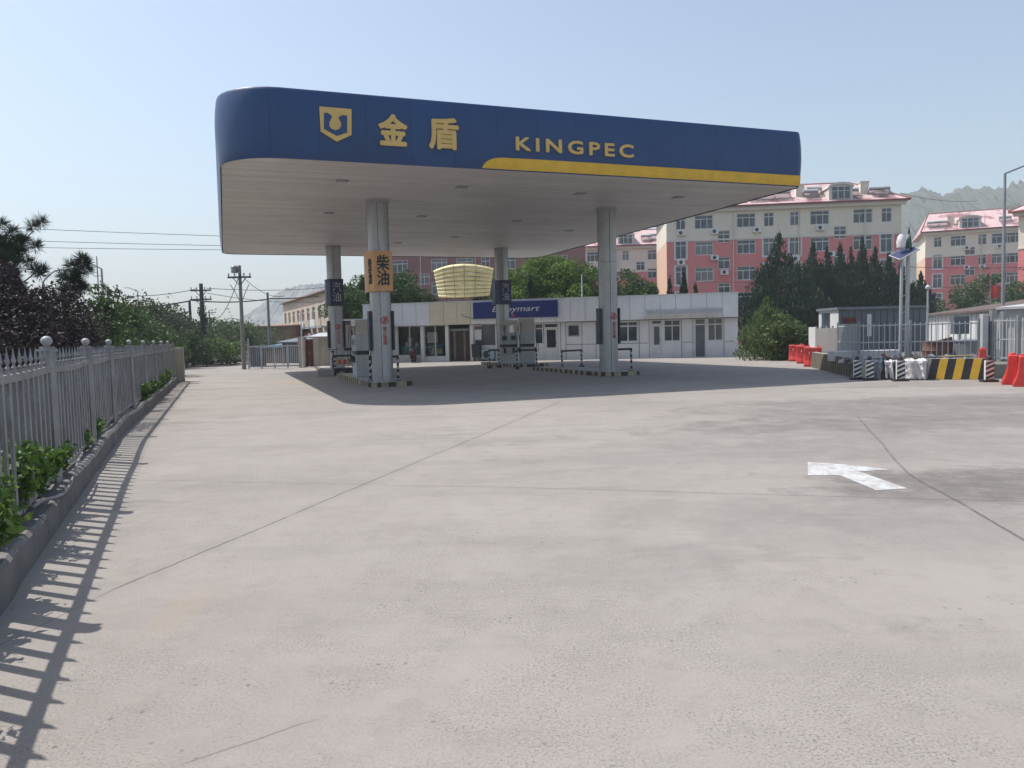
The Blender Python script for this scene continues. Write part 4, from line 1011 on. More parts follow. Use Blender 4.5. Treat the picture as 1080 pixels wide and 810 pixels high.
# doors and windows on the right part
def door(x0, x1, z0, z1, dark=False, n=1):
    w_ = x1-x0; h_ = z1-z0; f_ = .08; d = MB()
    hh = 1.95 if h_ > 2.1 else h_*.82
    d.box(x0, x0+f_, .42, .48, z0, z1); d.box(x1-f_, x1, .42, .48, z0, z1); d.box(x0+f_, x1-f_, .421, .479, z1-f_, z1); d.box(x0+f_, x1-f_, .421, .479, z0+hh, z0+hh+f_)
    fo_ = d.obj('door_frame', M['white'], mart)
    l = MB()
    if dark: l.box(x0+f_, x1-f_, .45, .49, z0, z0+hh, 0)
    else:
        for k in range(n):
            a_ = x0+f_+(w_-2*f_)*k/n; b_ = x0+f_+(w_-2*f_)*(k+1)/n
            l.box(a_, a_+.1, .435, .475, z0, z0+hh); l.box(b_-.1, b_, .435, .475, z0, z0+hh); l.box(a_+.1, b_-.1, .436, .474, z0, z0+.72); l.box(a_+.1, b_-.1, .436, .474, z0+hh-.1, z0+hh)
            l.box(a_+.1, b_-.1, .45, .46, z0+.72, z0+hh-.1, 1)
    do = l.obj('door', [M['cabin'] if dark else M['white'], M['glass']], mart)
    hd_ = MB(); hd_.box(x1-f_-.09, x1-f_-.06, .40, .434, z0+.95, z0+1.15); hd_.obj('door_handle', M['grey'], do)
    gl_ = MB(); gl_.box(x0+f_, x1-f_, .455, .462, z0+hh+f_, z1-f_); gl_.obj('transom_pane', M['glass'], fo_)
door(X(572.5), X(588), .06, 2.35, n=1)
window(mart, X(563), 1.0, X(572)-X(563), 1.35, 1, .25, .42, 'white', 'glass', .07)
b = MB(); b.box(X(563), X(572.5), .40, .46, .06, 1.0); b.obj('door_side_panel', M['white'], mart)
window(mart, X(598), 1.45, X(610.5)-X(598), .75, 1, 0, .45, 'lightgrey', 'glass', .07)
window(mart, X(651), 1.0, X(673)-X(651), 1.36, 2, .25, .45, 'white', 'glass', .10)
door(X(686.5), X(698.5), .1, 2.38)
window(mart, X(700), 1.0, X(718)-X(700), 1.36, 2, .28, .45, 'white', 'glass', .07)
door(X(732.5), X(745), .02, 2.4, dark=True)
window(mart, X(746.5), .98, X(763)-X(746.5), 1.42, 2, .28, .45, 'white', 'glass', .07)
# awning rail with a lamp on the right
t = thing('awning_rail', 'thin metal awning rail projecting over the right doors', 'awning', mw(X(681), 0, 2.62), MA); L_ = X(762)-X(681); b = MB()
b.bar((0,-.5,.1), (L_,-.5,.1), .06); b.bar((0,-.06,.32), (L_,-.06,.32), .05); b.box(0, L_, -.5, -.05, .075, .085)
for k in range(5): b.bar((L_*k/4,-.5,.1), (L_*k/4,-.03,.34), .02)
b.box(0, L_, -.505, -.495, .1, .30)
b.obj('rail_frame', M['lightgrey'], t); b = MB(); b.box(-.12,.05,-.58,-.42,-.05,.28); b.obj('lamp_box', M['white'], t)
# mart cables
b = MB(); b.tube([mw(X(487)+q*1.6, -.03, 2.95-.22*sin(pi*q)**.8+.1*(1-q)) for q in [i/8 for i in range(9)]], .015, 5); tag(b.obj('fascia_cable', M['wire']), 'dark cable drooping across the cream fascia left of the blue sign', 'cable')
# crown shaped board on the roof
cw0, cw1 = ms(449,280)[0], ms(513,280)[0]; cz0 = ms(480,313)[1]; cz1 = ms(480,276)[1]
t = thing('crown_board', 'cream slatted crown shaped board standing on the mart roof', 'roof sign', mw((cw0+cw1)/2, 1.3, 0), MA)
W_ = (cw1-cw0)/2; nr = 8; sl = MB()
def cprof(u, v):   # u -1..1 across, v 0..1 up : tapering body, arched top
    half = W_*(.86+.16*v); zz = cz0+(cz1-cz0)*v - .32*v*u*u + .10*(1-v)*u*u
    return (u*half, .55*u*u - .0, zz)
for k in range(nr):
    v0, v1 = (k+.06)/nr, (k+.90)/nr; nu = 14
    for i in range(nu):
        u0, u1 = -1+2*i/nu, -1+2*(i+1)/nu; j0, j1 = random.uniform(-.05,.05), random.uniform(-.05,.05)
        a_, b_, c_, d_ = cprof(u0, v0), cprof(u1, v0), cprof(u1, v1), cprof(u0, v1); bul = .10
        m0 = tuple((a_[q]+d_[q])/2 - (bul if q == 1 else 0) for q in range(3)); m1 = tuple((b_[q]+c_[q])/2 - (bul if q == 1 else 0) for q in range(3))
        sl.quad(a_, b_, m1, m0); sl.quad(m0, m1, c_, d_)
        sl.quad(tuple(p+(.12 if q == 1 else 0) for q, p in enumerate(b_)), tuple(p+(.12 if q == 1 else 0) for q, p in enumerate(a_)), tuple(p+(.12 if q == 1 else 0) for q, p in enumerate(d_)), tuple(p+(.12 if q == 1 else 0) for q, p in enumerate(c_)))
sl.obj('slats', M['straw'], t)
fr = MB()
for u in (-1, -.6, -.2, .2, .6, 1):
    fr.tube([tuple(p+(.16 if q == 1 else 0) for q, p in enumerate(cprof(u, v))) for v in (0,.25,.5,.75,1.03)], .035, 6)
for u in (-.62, -.25, .12, .5): fr.tube([tuple(p-(.125 if q == 1 else 0) for q, p in enumerate(cprof(u, v))) for v in (0,.25,.5,.75,1.0)], .014, 5)
for v in (0, .5, 1.0): fr.tube([tuple(p+(.18 if q == 1 else 0) for q, p in enumerate(cprof(u/6-1, v))) for u in range(13)], .03, 6)
for u in (-.7, 0, .7): fr.bar((u*W_*.8, .3, MH), (u*W_*.8, .3, cz0+.1), .06); fr.bar((u*W_*.8, 1.6, MH), (u*W_*.8, .35, cz0+1.3), .05)
fr.obj('frame', M['rust'], t)
# ------------------------------------------------------------------ poles and wires
def upole(label, P, h, arms, mat='polewood', r=.15, extra=None, group='utility poles'):
    t = thing('utility_pole', label, 'utility pole', (P[0], P[1], 0), 0, group); b = MB(); b.tube([(0,0,0),(0,0,h*.5),(0,0,h)], [r, r*.82, r*.65], 10); b.obj('pole', M[mat], t, smooth=True)
    for (z, w) in arms:
        c = MB(); c.bar((-w/2,.0-.1,z), (w/2,-.1,z), .1, .1); c.bar((-w*.3,-.1,z), (0,-.05,z-.5), .04); c.bar((w*.3,-.1,z), (0,-.05,z-.5), .04); ca = c.obj('crossarm', M['dark'], t)
        i = MB()
        for q in (-.46,-.2,.2,.46): i.lathe([(.02,0),(.05,.04),(.035,.08),(.055,.12),(.03,.2)], (w*q, -.1, z+.05), 8)
        i.obj('insulator', M['lightgrey'], ca)
    if extra: extra(t, h)
    return t
def tf(t, h):
    b = MB(); b.lathe([(.18,0),(.2,.05),(.2,.35),(.14,.42)], (-.3,0,h-.42), 12); b.obj('switch_drum', M['grey'], t); b = MB()
    pts = [(-.5,-.1,h-1.1)]; b.tube([(-.55,-.1,h-1.1),(-.3,-.1,h-1.5),(-.1,0,h-2.0)], .02, 5); b.tube([(.55,-.1,h-1.1),(.3,-.1,h-1.6),(.1,0,h-2.0)], .02, 5); b.obj('jumper_wire', M['wire'], t)
def vine(t, h):
    lf = MB(); rnd = random.Random(5)
    for k in range(16): leaves(lf, (rnd.uniform(-.15,.15), rnd.uniform(-.2,.1), .4+k*.25), (.42-.012*k,.42-.012*k,.35), 70, .17, rnd=rnd)
    lf.obj('climbing_leaves', M['leafdark'], t)
PA = at(216, 383, 56); hA = zat(214, 299, 56)
upole('twin armed utility pole with creeper round its foot, standing left of the lane', (PA.x, PA.y), hA, [(hA-.5, 1.5), (hA-1.15, 1.5), ], 'dark', .2, vine)
PB = gz(257.5, 389.5); hB = zat(254, 280, PB.y)
upole('grey single armed utility pole at the left end of the white gate', (PB.x, PB.y), hB, [(zat(254,292.5,PB.y), 1.35)], 'polewood', .13, tf)
PC = at(285, 375, 60); hC = zat(284.5, 308.5, 60)
upole('plain bare utility pole rising behind the white gate', (PC.x, PC.y), hC, [], 'polewood', .13)
PD = at(203, 380, 54); hD = zat(200, 317, 54)
upole('short dark bare pole just left of the twin armed pole', (PD.x, PD.y), hD, [], 'dark', .13)
PE_ = at(223, 380, 120); hE = zat(223, 327, 120)
upole('tiny distant utility pole above the lane end trees', (PE_.x, PE_.y), hE, [(hE-.4, 2.2)], 'dark', .14)
def wire(label, a, b, sag, r=.018, group='overhead cables'):
    a, b = Vector(a), Vector(b); w = MB(); n = 20; w.tube([a.lerp(b, i/n) - Vector((0,0,sag*4*(i/n)*(1-i/n))) for i in range(n+1)], r, 5)
    tag(w.obj('overhead_cable', M['wire']), label, 'cable', group)
wire('topmost of the three thin cables crossing the sky left of the canopy', at(-60,237,62), at(470,255,62), .15, .022)
wire('middle of the three thin cables crossing the sky left of the canopy', at(-60,251,62), at(470,262,62), .15, .022)
wire('lowest of the three thin cables crossing the sky left of the canopy', at(-60,259,62), at(470,263.5,62), .15, .022)
wire('thick black cable bundle from the left trees to the short dark pole', at(60,334,40), at(200,317.5,54), .1, .05)
wire('thick black cable bundle between the short dark pole and the plain bare pole', at(200,316.5,54), at(285,315,60), .2, .045)
wire('thick black cable bundle from the plain bare pole to the shop houses', at(285,315,60), at(345,311,75), .1, .05)
wire('thin cable from the left trees to the twin armed pole top arm', at(120,312,50), at(208,304.5,56), .2, .022)
wire('thin cable from the twin armed pole across behind the single armed pole', at(218,304,56), at(345,303,70), .2, .022)
wire('second thin cable from the twin armed pole to the shop houses', at(218,309,56), at(340,318,70), .3, .02)
wire('drooping cable from the single armed pole down toward the lane', at(251,294,45), at(228,336,60), .5, .022)
wire('slack cable hanging right from the single armed pole', at(258,294,45), at(300,312,60), .4, .018)
wire('thin cable from the pink block gable to the right hand block', at(950,204,90), at(1030,212,120), .4, .03)
wire('dark cable crossing before the right hand block, upper', at(945,281,60), at(1090,281.5,60), .1, .02)
wire('dark cable crossing before the right hand block, lower', at(945,302,60), at(1090,301,60), .1, .02)
wire('thin dark cable crossing the pink block wall over the mart', at(742,297,70), at(960,298,70), .1, .02)

# street lamps
def lamp(label, P, h, arm, rise, r=.07, side=-1, mat='grey', curved=False):
    t = thing('street_lamp', label, 'street lamp', (P[0], P[1], 0), 0, 'street lamps'); b = MB(); b.tube([(0,0,0),(0,0,h)], [r*1.3, r*.8], 10); b.obj('pole', M[mat], t, smooth=True)
    a = MB(); n = 8
    pts = [(side*arm*i/n, 0, h + (rise*sin(pi/2*i/n) if curved else rise*i/n)) for i in range(n+1)]; a.tube(pts, r*.55, 8); ar = a.obj('arm', M[mat], t, smooth=True)
    q = MB(); x = side*arm; q.box(min(x, x+side*.6), max(x, x+side*.6), -.13, .13, h+rise-.05, h+rise+.06); q.obj('lamp_head', M['lightgrey'], ar, bevel=.03); return t
P = at(112, 370, 60); lamp('street lamp with a straight arm to the left above the green trees', (P.x, P.y), zat(111,283.5,60), .85, .45, .09)
P = at(50, 370, 45); lamp('street lamp with a curved arm reaching right over the plum bushes', (P.x, P.y), zat(50,297,45), 1.0, .65, .08, 1, curved=True)
P = at(148.5, 370, 110); lamp('small distant street lamp between the airy trees', (P.x, P.y), zat(148,307,110), 1.2, .5, .1)
t = thing('radio_mast', 'thin straight mast just left of the straight armed street lamp', 'mast', G(107, 62)); b = MB(); b.tube([(0,0,0),(0,0,zat(107,270,62))], [.07,.04], 8); b.bar((-.3,0,zat(107,291,62)), (.3,0,zat(107,291,62)), .05); b.obj('mast_tube', M['polewood'], t)
P = at(1057, 370, 42); lamp('tall grey street lamp at the right edge with its arm reaching right', (P.x, P.y), zat(1062,183,42), 2.0, .75, .085, 1)

# ------------------------------------------------------------------ white gate and lane-side buildings
GA, GB_ = gz(262.5, 389), gz(317.5, 387.5); rz = atan2(GB_.y-GA.y, GB_.x-GA.x); L = (GB_-GA).length
t = thing('sliding_gate', 'pale steel sliding gate of vertical bars at the lane mouth', 'gate', GA, rz); b = MB()
for zz in (.12, 1.32): b.box(0, L, -.03, .03, zz-.04, zz+.04)
for k in range(5): b.box(L*k/4-.035, L*k/4+.035, -.035, .035, .0, 1.40)
b.box(0, .06, -.04, .04, 0, 1.8); b.box(L*.66-.0, L*.66+.03, -.031, .031, .2, 1.3)
b.obj('gate_frame', M['lightgrey'], t); b = MB(); n = 26
for k in range(1, n): b.box(L*k/n-.014, L*k/n+.014, -.012, .012, .16, 1.30)
b.obj('bars', M['lightgrey'], t); b = MB(); b.box(.08, L*.33, .035, .045, .15, 1.25); b.obj('mesh_sheet', M['cabin'], t)
# gate piers + maroon door
P = gz(317, 387.5); t = thing('brick_pier', 'pale brown pier between the white gate and the maroon door', 'pier', (P.x+.12, P.y+.1, 0), 0); b = MB(); b.box(-.2,.2,-.2,.2,0,1.75); b.box(-.24,.24,-.24,.24,1.75,1.83); b.obj('pier', M['beige'], t)
P = gz(334.5, 387); t = thing('brick_pier', 'pale brown pier right of the maroon door', 'pier', (P.x, P.y+.1, 0), 0); b = MB(); b.box(-.16,.16,-.2,.2,0,1.75); b.box(-.2,.2,-.24,.24,1.75,1.83); b.obj('pier', M['beige'], t)
P0_, P1_ = gz(321, 387.3), gz(332.5, 387); t = thing('maroon_door', 'maroon double leaf steel door between two pale piers', 'door', P0_, 0); w_ = P1_.x-P0_.x; b = MB()
for k in range(2): b.box(w_*k/2+.01, w_*(k+1)/2-.01, .0, .05, .03, 1.68); b.box(w_*k/2+.07, w_*(k+1)/2-.07, -.012, .0, .9, 1.55); b.box(w_*k/2+.07, w_*(k+1)/2-.07, -.012, .0, .15, .75)
b.obj('door_leaf', M['maroon'], t); b = MB(); b.box(w_/2+.03, w_/2+.06, -.05, -.01, .8, .95); b.obj('door_handle', M['grey'], t)
t = thing('white_post', 'thin white post standing beside the maroon door', 'post', gz(319.5, 388.5), 0); b = MB(); b.tube([(0,0,0),(0,0,zat(319,328,45))], .035, 8); b.obj('tube', M['white'], t)
# low grey wall right of door behind columns
def shed(name, label, cat, P0, P1, depth, h, hr, wall, roof, over=.3, extra=None, rmat=None):
    P0 = Vector((P0[0],P0[1],0)); P1 = Vector((P1[0],P1[1],0)); L = (P1-P0).length; rz = atan2(P1.y-P0.y, P1.x-P0.x)
    t = thing(name, label, cat, P0, rz); b = MB()
    b.add([(0,0,0),(L,0,0),(L,depth,0),(0,depth,0),(0,0,h),(L,0,h),(L,depth,hr),(0,depth,hr)], [(0,1,5,4),(1,2,6,5),(2,3,7,6),(3,0,4,7),(3,2,1,0)]); b.obj('wall', M[wall], t)
    r = MB(); dz = (hr-h)/depth
    a0, a1 = h-dz*over+.01, hr+dz*over+.01
    r.add([(-over,-over,a0),(L+over,-over,a0),(L+over,depth+over,a1),(-over,depth+over,a1)] + [(-over,-over,a0+.09),(L+over,-over,a0+.09),(L+over,depth+over,a1+.09),(-over,depth+over,a1+.09)], [(3,2,1,0),(4,5,6,7),(0,1,5,4),(1,2,6,5),(2,3,7,6),(3,0,4,7)])
    r.obj('roof', M[roof], t)
    if extra: extra(t, L, h)
    return t
def gab(name, label, cat, P0, P1, depth, h, ridge, wall, roof, wins=(), wm='glass'):
    P0 = Vector((P0[0],P0[1],0)); P1 = Vector((P1[0],P1[1],0)); L = (P1-P0).length; rz = atan2(P1.y-P0.y, P1.x-P0.x)
    t = thing(name, label, cat, P0, rz); b = MB(); pierced(b, 0, L, 0, h, [(x-w/2, x+w/2, z, z+hh) for x, z, w, hh in wins], 0, .2)
    b.quad((L,0,0),(L,depth,0),(L,depth,h),(L,0,h)); b.quad((L,depth,0),(0,depth,0),(0,depth,h),(L,depth,h)); b.quad((0,depth,0),(0,0,0),(0,0,h),(0,depth,h)); b.add([(0,0,h),(0,depth,h),(0,depth/2,h+ridge)], [(0,1,2)]); b.add([(L,0,h),(L,depth,h),(L,depth/2,h+ridge)], [(2,1,0)])
    b.obj('wall', M[wall], t)
    r = MB(); e = .35; k = ridge/(depth/2)
    for s in (0, 1):
        y0, y1 = (-e, depth/2) if s == 0 else (depth+e, depth/2); z0 = h-k*e+.02; z1 = h+ridge+.02
        r.add([(-e,y0,z0),(L+e,y0,z0),(L+e,y1,z1),(-e,y1,z1),(-e,y0,z0+.12),(L+e,y0,z0+.12),(L+e,y1,z1+.12),(-e,y1,z1+.12)], [(3,2,1,0),(4,5,6,7),(0,1,5,4),(1,2,6,5),(2,3,7,6),(3,0,4,7)])
    r.obj('roof', M[roof], t)
    for x, z, w, hh in wins: window(t, x-w/2, z, w, hh, 2, .3, .12, f=.07)
    return t
M['browntile'] = paint('brown_tiles', (.26,.17,.13), .85, .2, .8)
a0, a1 = at(262, 360, 78), at(306, 360, 76); hh = zat(285, 345, 77)
gab('brown_house', 'brown walled house with two small windows behind the gate', 'house', a0, a1, 8, hh, .25, 'brick', 'browntile', [(1.9, hh-2.3, .85, .8), (3.4, hh-2.25, .7, .7)])
# receding pale shop row with many signs and windows
a0, a1 = at(300, 360, 92), at(349, 360, 68); a0 = (a0.x, a0.y); a1 = (a1.x, a1.y); Lr = hypot(a1[0]-a0[0], a1[1]-a0[1]); hr_ = zat(345, 308, 70)
M['palerender'] = paint('pale_render', (.55,.45,.36), .8, .15, .8, streak=True)
wn = [(1.6+2.9*k, z, 1.5, 1.3) for k in range(int(Lr/2.9)) for z in (hr_-2.4,)]
t = gab('shop_row', 'pale two storey shop row with balconies receding behind the canopy columns', 'shop building', a0, a1, 9, hr_, .15, 'palerender', 'browntile', wn)
rnd = random.Random(3); b = MB()
for k in range(int(Lr/2.9)):
    x = 1.6+2.9*k; b.box(x-1.1, x+1.1, -.7, -.003, hr_-3.2, hr_-3.05, 0); b.box(x-1.1, x+1.1, -.72, -.66, hr_-3.05, hr_-2.4, 1 if k % 2 else 2)
b.obj('balcony', [M['lightgrey'], M['white'], M['beige']], t)
b = MB()
for k in range(int(Lr/2.2)):
    x = 1.2+2.2*k; b.box(x-.95, x+.95, -.25, -.004, hr_-4.6, hr_-3.7, rnd.randrange(4)); b.box(x-.3, x+.3, -.5, -.26, hr_-4.0, hr_-3.6, rnd.randrange(4))
b.obj('shop_board', [M['white'], M['pinkletter'], M['tealpale'], M['lightgrey']], t)
# dark lean-to sheds before the shop row
a0, a1 = at(298, 372, 56), at(348, 372, 54)
shed('lean_to_shed', 'dark grey lean-to shed with a sloping roof behind the maroon door', 'shed', a0, a1, 5, zat(320,361,55), zat(320,352,60), 'cabin', 'cabin')
a0, a1 = at(276, 372, 58), at(300, 372, 56)
shed('tarpaulin_shed', 'low shed under a blue green tarpaulin behind the gate', 'shed', a0, a1, 3, zat(288,367,57), zat(288,362,60), 'brick', 'tealdark')
a0, a1 = at(333, 372, 48.5), at(352, 372, 48.5)
shed('kiosk', 'small pale kiosk with teal roof between the gate and the back left column', 'kiosk', a0, a1, 2, zat(340,356,49), zat(340,353,50), 'beige', 'lightgrey')
a0, a1 = at(359, 372, 47.5), at(379, 372, 47.5)
def kx(t, L, h):
    b = MB(); b.box(.1, L-.1, -.03, -.003, .5, h-.5); b.obj('shutter', M['dark'], t); b = MB(); b.box(.15, L*.5, -.05, -.031, .8, 1.4); b.obj('shop_window', M['tealpale'], t)
shed('kiosk', 'dark fronted kiosk between the two left columns', 'kiosk', a0, a1, 3, zat(368,340,48), zat(368,338,50), 'cabin', 'dark', extra=kx)

# ------------------------------------------------------------------ vehicles by the lane and shop
def car(label, P, rz, mat, L=4.3, W=1.75, Hh=1.45, van=False):
    t = thing('parked_car', label, 'car', P, rz); b = MB()
    side = [(-L/2,.35),(-L/2,.8),(-L/2+.1,.95),(-L*.23,1.0),(-L*.1,Hh-.03),(L*.22,Hh),(L*.4,1.02),(L/2-.03,.95),(L/2,.5),(L/2-.05,.32)] if not van else [(-L/2,.4),(-L/2,1.0),(-L/2+.25,1.2),(-L/2+.75,Hh-.05),(-L/2+1.1,Hh),(L/2-.1,Hh),(L/2,Hh-.2),(L/2,.4)]
    b.prism(side[::-1], -W/2, W/2); b.obj('body', mat, t, bevel=.06)
    g_ = MB(); s2 = [(-L*.20,1.02),(-L*.09,Hh-.09),(L*.2,Hh-.07),(L*.33,1.02)] if not van else [(-L/2+.4,1.2),(-L/2+.85,Hh-.12),(L/2-.3,Hh-.12),(L/2-.2,1.2)]
    g_.prism(s2[::-1], -W/2-.008, W/2+.008); g_.obj('side_window', M['glass'], t)
    for sx_ in (-L*.31, L*.31):
        for sy in (-1, 1):
            w_ = MB(); pl = [(sx_+.31*cos(2*pi*i/18), .31+.31*sin(2*pi*i/18)) for i in range(18)]; w_.prism(pl, sy*W/2-.1, sy*W/2+.02*sy+.1*0); wo = w_.obj('wheel', M['tyre'], t)
            r_ = MB(); pl = [(sx_+.17*cos(2*pi*i/12), .31+.17*sin(2*pi*i/12)) for i in range(12)]; y_ = sy*(W/2+.022); r_.prism(pl, min(y_, y_+.01*sy), max(y_, y_+.01*sy)); r_.obj('rim', M['grey'], wo)
    for sy in (-.6, .6):
        h_ = MB(); h_.box(-L/2-.015, -L/2+.05, sy-.18, sy+.18, .68, .82); h_.obj('headlight', M['white'], t)
car('small white car parked under the lane end trees', G(243, 57), radians(65), M['carwhite'], 3.9)
car('white van parked behind the twin armed pole', G(215, 64), radians(30), M['carwhite'], 4.2, 1.7, 1.8, True)
car('dark car parked left of the white car at the lane end', G(232, 62), radians(40), M['cardark'])
def scooter(label, P, rz, body):
    t = thing('motor_scooter', label, 'scooter', P, rz)
    for x in (-.55, .55):
        w_ = MB(); pr_ = [(.0,0)]; 
        pts = [(x+.2*cos(2*pi*i/20), 0, .25+.2*sin(2*pi*i/20)) for i in range(21)]; w_.tube(pts, .05, 6, cap=False); wo = w_.obj('wheel', M['tyre'], t); h_ = MB(); h_.tube([(x,-.05,.25),(x,.05,.25)], .11, 10); h_.obj('hub', M['grey'], wo)
    b = MB(); b.prism([(-.75,.45),(-.7,.75),(.0,.68),(.12,.35),(.3,.3),(.42,.9),(.5,.9),(.5,.25),(.1,.18),(-.4,.25)], -.14, .14); b.obj('body', body, t, bevel=.03)
    b = MB(); b.prism([(-.75,.76),(-.7,.84),(-.1,.80),(.0,.70)], -.13, .13); b.obj('seat', M['black'], t, bevel=.02)
    b = MB(); b.tube([(.52,0,.35),(.42,0,1.02)], .025); b.tube([(.38,-.3,1.05),(.42,0,1.02),(.38,.3,1.05)], .018); b.obj('handlebar', M['dark'], t)
P = mw(X(437.5), -.45, 0); scooter('dark red scooter parked before the first shop window', P, MA+radians(100), M['maroon'])
def bicycle(label, P, rz):
    t = thing('bicycle', label, 'bicycle', P, rz)
    for x in (-.5, .5):
        w_ = MB(); w_.tube([(x+.32*cos(2*pi*i/24), 0, .34+.32*sin(2*pi*i/24)) for i in range(25)], .02, 6, cap=False)
        for k in range(8): w_.tube([(x,0,.34),(x+.31*cos(k*pi/4), 0, .34+.31*sin(k*pi/4))], .004, 4)
        w_.obj('wheel', M['tyre'], t)
    b = MB(); 
    for a_, b_ in (((-.5,.34),(-.15,.75)),((-.5,.34),(-.05,.32)),((-.05,.32),(-.18,.85)),((-.05,.32),(.36,.78)),((-.16,.72),(.36,.78)),((.36,.95),(.5,.34))): b.tube([(a_[0],0,a_[1]),(b_[0],0,b_[1])], .02, 6)
    b.obj('frame', M['maroon'], t); b = MB(); b.prism([(-.32,.86),(-.3,.92),(-.05,.9),(-.05,.87)], -.08, .08); b.obj('saddle', M['black'], t); b = MB(); b.tube([(.25,-.28,1.0),(.36,-.1,.98),(.36,.1,.98),(.25,.28,1.0)], .014); b.obj('handlebar', M['dark'], t)
p_ = s2w(c1.x-.45, c1.y-1.9, .15); bicycle('old dark red bicycle propped on the island by the back left column', p_, CA+radians(80))
t = thing('grey_block', 'low grey concrete block at the tip of the back left island', 'block', (*gz(343.5, 396.5)[:2], 0), CA); b = MB(); b.box(-.36,.36,-.2,.3,0,.3); b.obj('block_body', M['conc'], t, bevel=.02)

# ------------------------------------------------------------------ right side: retaining wall, fence, barriers
WP = [gz(855,387), gz(869,391), gz(884,395), gz(903,399), gz(922,400), gz(950,401), gz(978,400.5), gz(1040,400.5)]
wallh = .62
def wall_thing(label, pts, stripes, dirty, h=wallh, sw=.55, slant=.22, cat='barrier wall', name='striped_wall'):
    t = thing(name, label, cat, (pts[0].x, pts[0].y, 0)); O = Vector((pts[0].x, pts[0].y, 0)); b = MB()
    tot = 0
    for a_, b_ in zip(pts, pts[1:]):
        a_, b_ = Vector((a_.x,a_.y,0))-O, Vector((b_.x,b_.y,0))-O; d = (b_-a_); L = d.length; e = d/L; n = Vector((-e.y, e.x, 0))
        b.add([a_, b_, b_+n*.28, a_+n*.28, a_+n*.05+Vector((0,0,h)), b_+n*.05+Vector((0,0,h)), b_+n*.23+Vector((0,0,h)), a_+n*.23+Vector((0,0,h))], [(0,1,5,4),(1,2,6,5),(2,3,7,6),(3,0,4,7),(4,5,6,7)], 2)
        k = 0; s = -((tot) % (2*sw)) 
        while s < L:
            for mi, off in ((0, 0), (1, sw)):
                q0, q1 = s+off, s+off+sw
                def cl(v): return min(max(v, 0), L)
                A_, B_, C_, D_ = cl(q0), cl(q1), cl(q1+slant), cl(q0+slant)
                if B_-A_ > .02 or C_-D_ > .02:
                    u = -n*.006
                    b.add([a_+e*A_+u+Vector((0,0,.01)), a_+e*B_+u+Vector((0,0,.01)), a_+e*C_+u+n*.05+Vector((0,0,h-.004)), a_+e*D_+u+n*.05+Vector((0,0,h-.004))], [(0,1,2,3)], mi)
            s += 2*sw
        tot += L
    b.obj('wall_body', [stripes[0], stripes[1], M['conc']], t)
M['dullyellow'] = paint('faded_yellow', (.20,.17,.10), .8, .3, 2, dirt=(.1,.09,.07))
M['dullblack'] = paint('faded_black', (.05,.048,.045), .8, .3, 2)
wall_thing('dull faded striped low wall curving along the mart side of the fenced yard', WP[:4], (M['dullblack'], M['dullyellow']), True, sw=.17, slant=.06)
wall_thing('low grey wall section draped with sacks at the yard corner', WP[3:7], (M['conc'], M['dullblack']), True, sw=.9, slant=.0, h=.56)
wall_thing('bright yellow and black striped low wall at the yard front', WP[6:], (M['black'], M['yellow']), False, sw=.215, slant=.12)
# inner raised yard ground
y_ = MB(); pl = [(p.x+.25, p.y+.35) for p in WP] + [(60, 20), (60, 46), (15.5, 44)]
y_.add([(x, y, .42) for x, y in pl], [tuple(range(len(pl)))]); 
for (a_, b_) in zip(pl, pl[1:]+pl[:1]): y_.quad((a_[0],a_[1],.0), (b_[0],b_[1],.0), (b_[0],b_[1],.42), (a_[0],a_[1],.42))
tag(y_.obj('yard_ground', M['earth']), kind='structure')
# drapes: white tarp and blue-white sack
def drape(label, xa, xb, yb, h, mat, seed, sag=.05, name='draped_sheet'):
    A_, B_ = gz(xa, yb), gz(xb, yb); e = (B_-A_); L = e.length; e /= L; n = Vector((-e.y, e.x, 0)); rnd = random.Random(seed)
    t = thing(name, label, 'tarpaulin', A_); nx, nz = 18, 12; b = MB(); cr = [rnd.uniform(-1,1) for _ in range(40)]
    for j in range(nz+1):
        v = j/nz
        for i in range(nx+1):
            u = i/nx; fold = .055*sin(u*11+cr[0]*3+v*3*cr[1])+.04*sin(u*23+v*7+cr[2]*5)+.03*cr[(i*3+j) % 40]*(.3+v)
            edge = (.10*(1-v)*(u-.5)*-2*.6)
            if v < .78: z = h*(1-(.78-v)/.78) ; y = -.07-fold-(.08*(1-v/.78)*0)
            else: z = h+.02+fold*.3; y = -.05+(v-.78)/.22*.38
            x = L*(u+edge*.6); z += .02*cr[(i*5) % 40]*(1 if v < .05 else 0)
            q = e*x + n*y; b.v.append((q.x, q.y, max(.012, z+(.08*abs(cr[(i*7+3) % 40]) if v < .01 else 0))))
    for j in range(nz):
        for i in range(nx): a_ = j*(nx+1)+i; b.f.append((a_, a_+1, a_+nx+2, a_+nx+1)); b.m.append(0)
    o = b.obj('sheet', mat, t, smooth=False)
    s = o.modifiers.new('thick', 'SOLIDIFY'); s.thickness = .01
drape('crumpled white tarpaulin draped over the wall left of the yellow stripes', 954, 977, 401, .60, M['tarp'], 3)
M['tarpblue'] = paint('bluish_sack', (.30,.34,.42), .6, .2, 3)
drape('bluish white sack draped on the wall between two hazard posts', 933, 946, 400.5, .56, M['tarp'], 5)
drape('blue grey sheet draped over the yard corner of the wall', 918, 931, 400, .56, M['tarpblue'], 7)
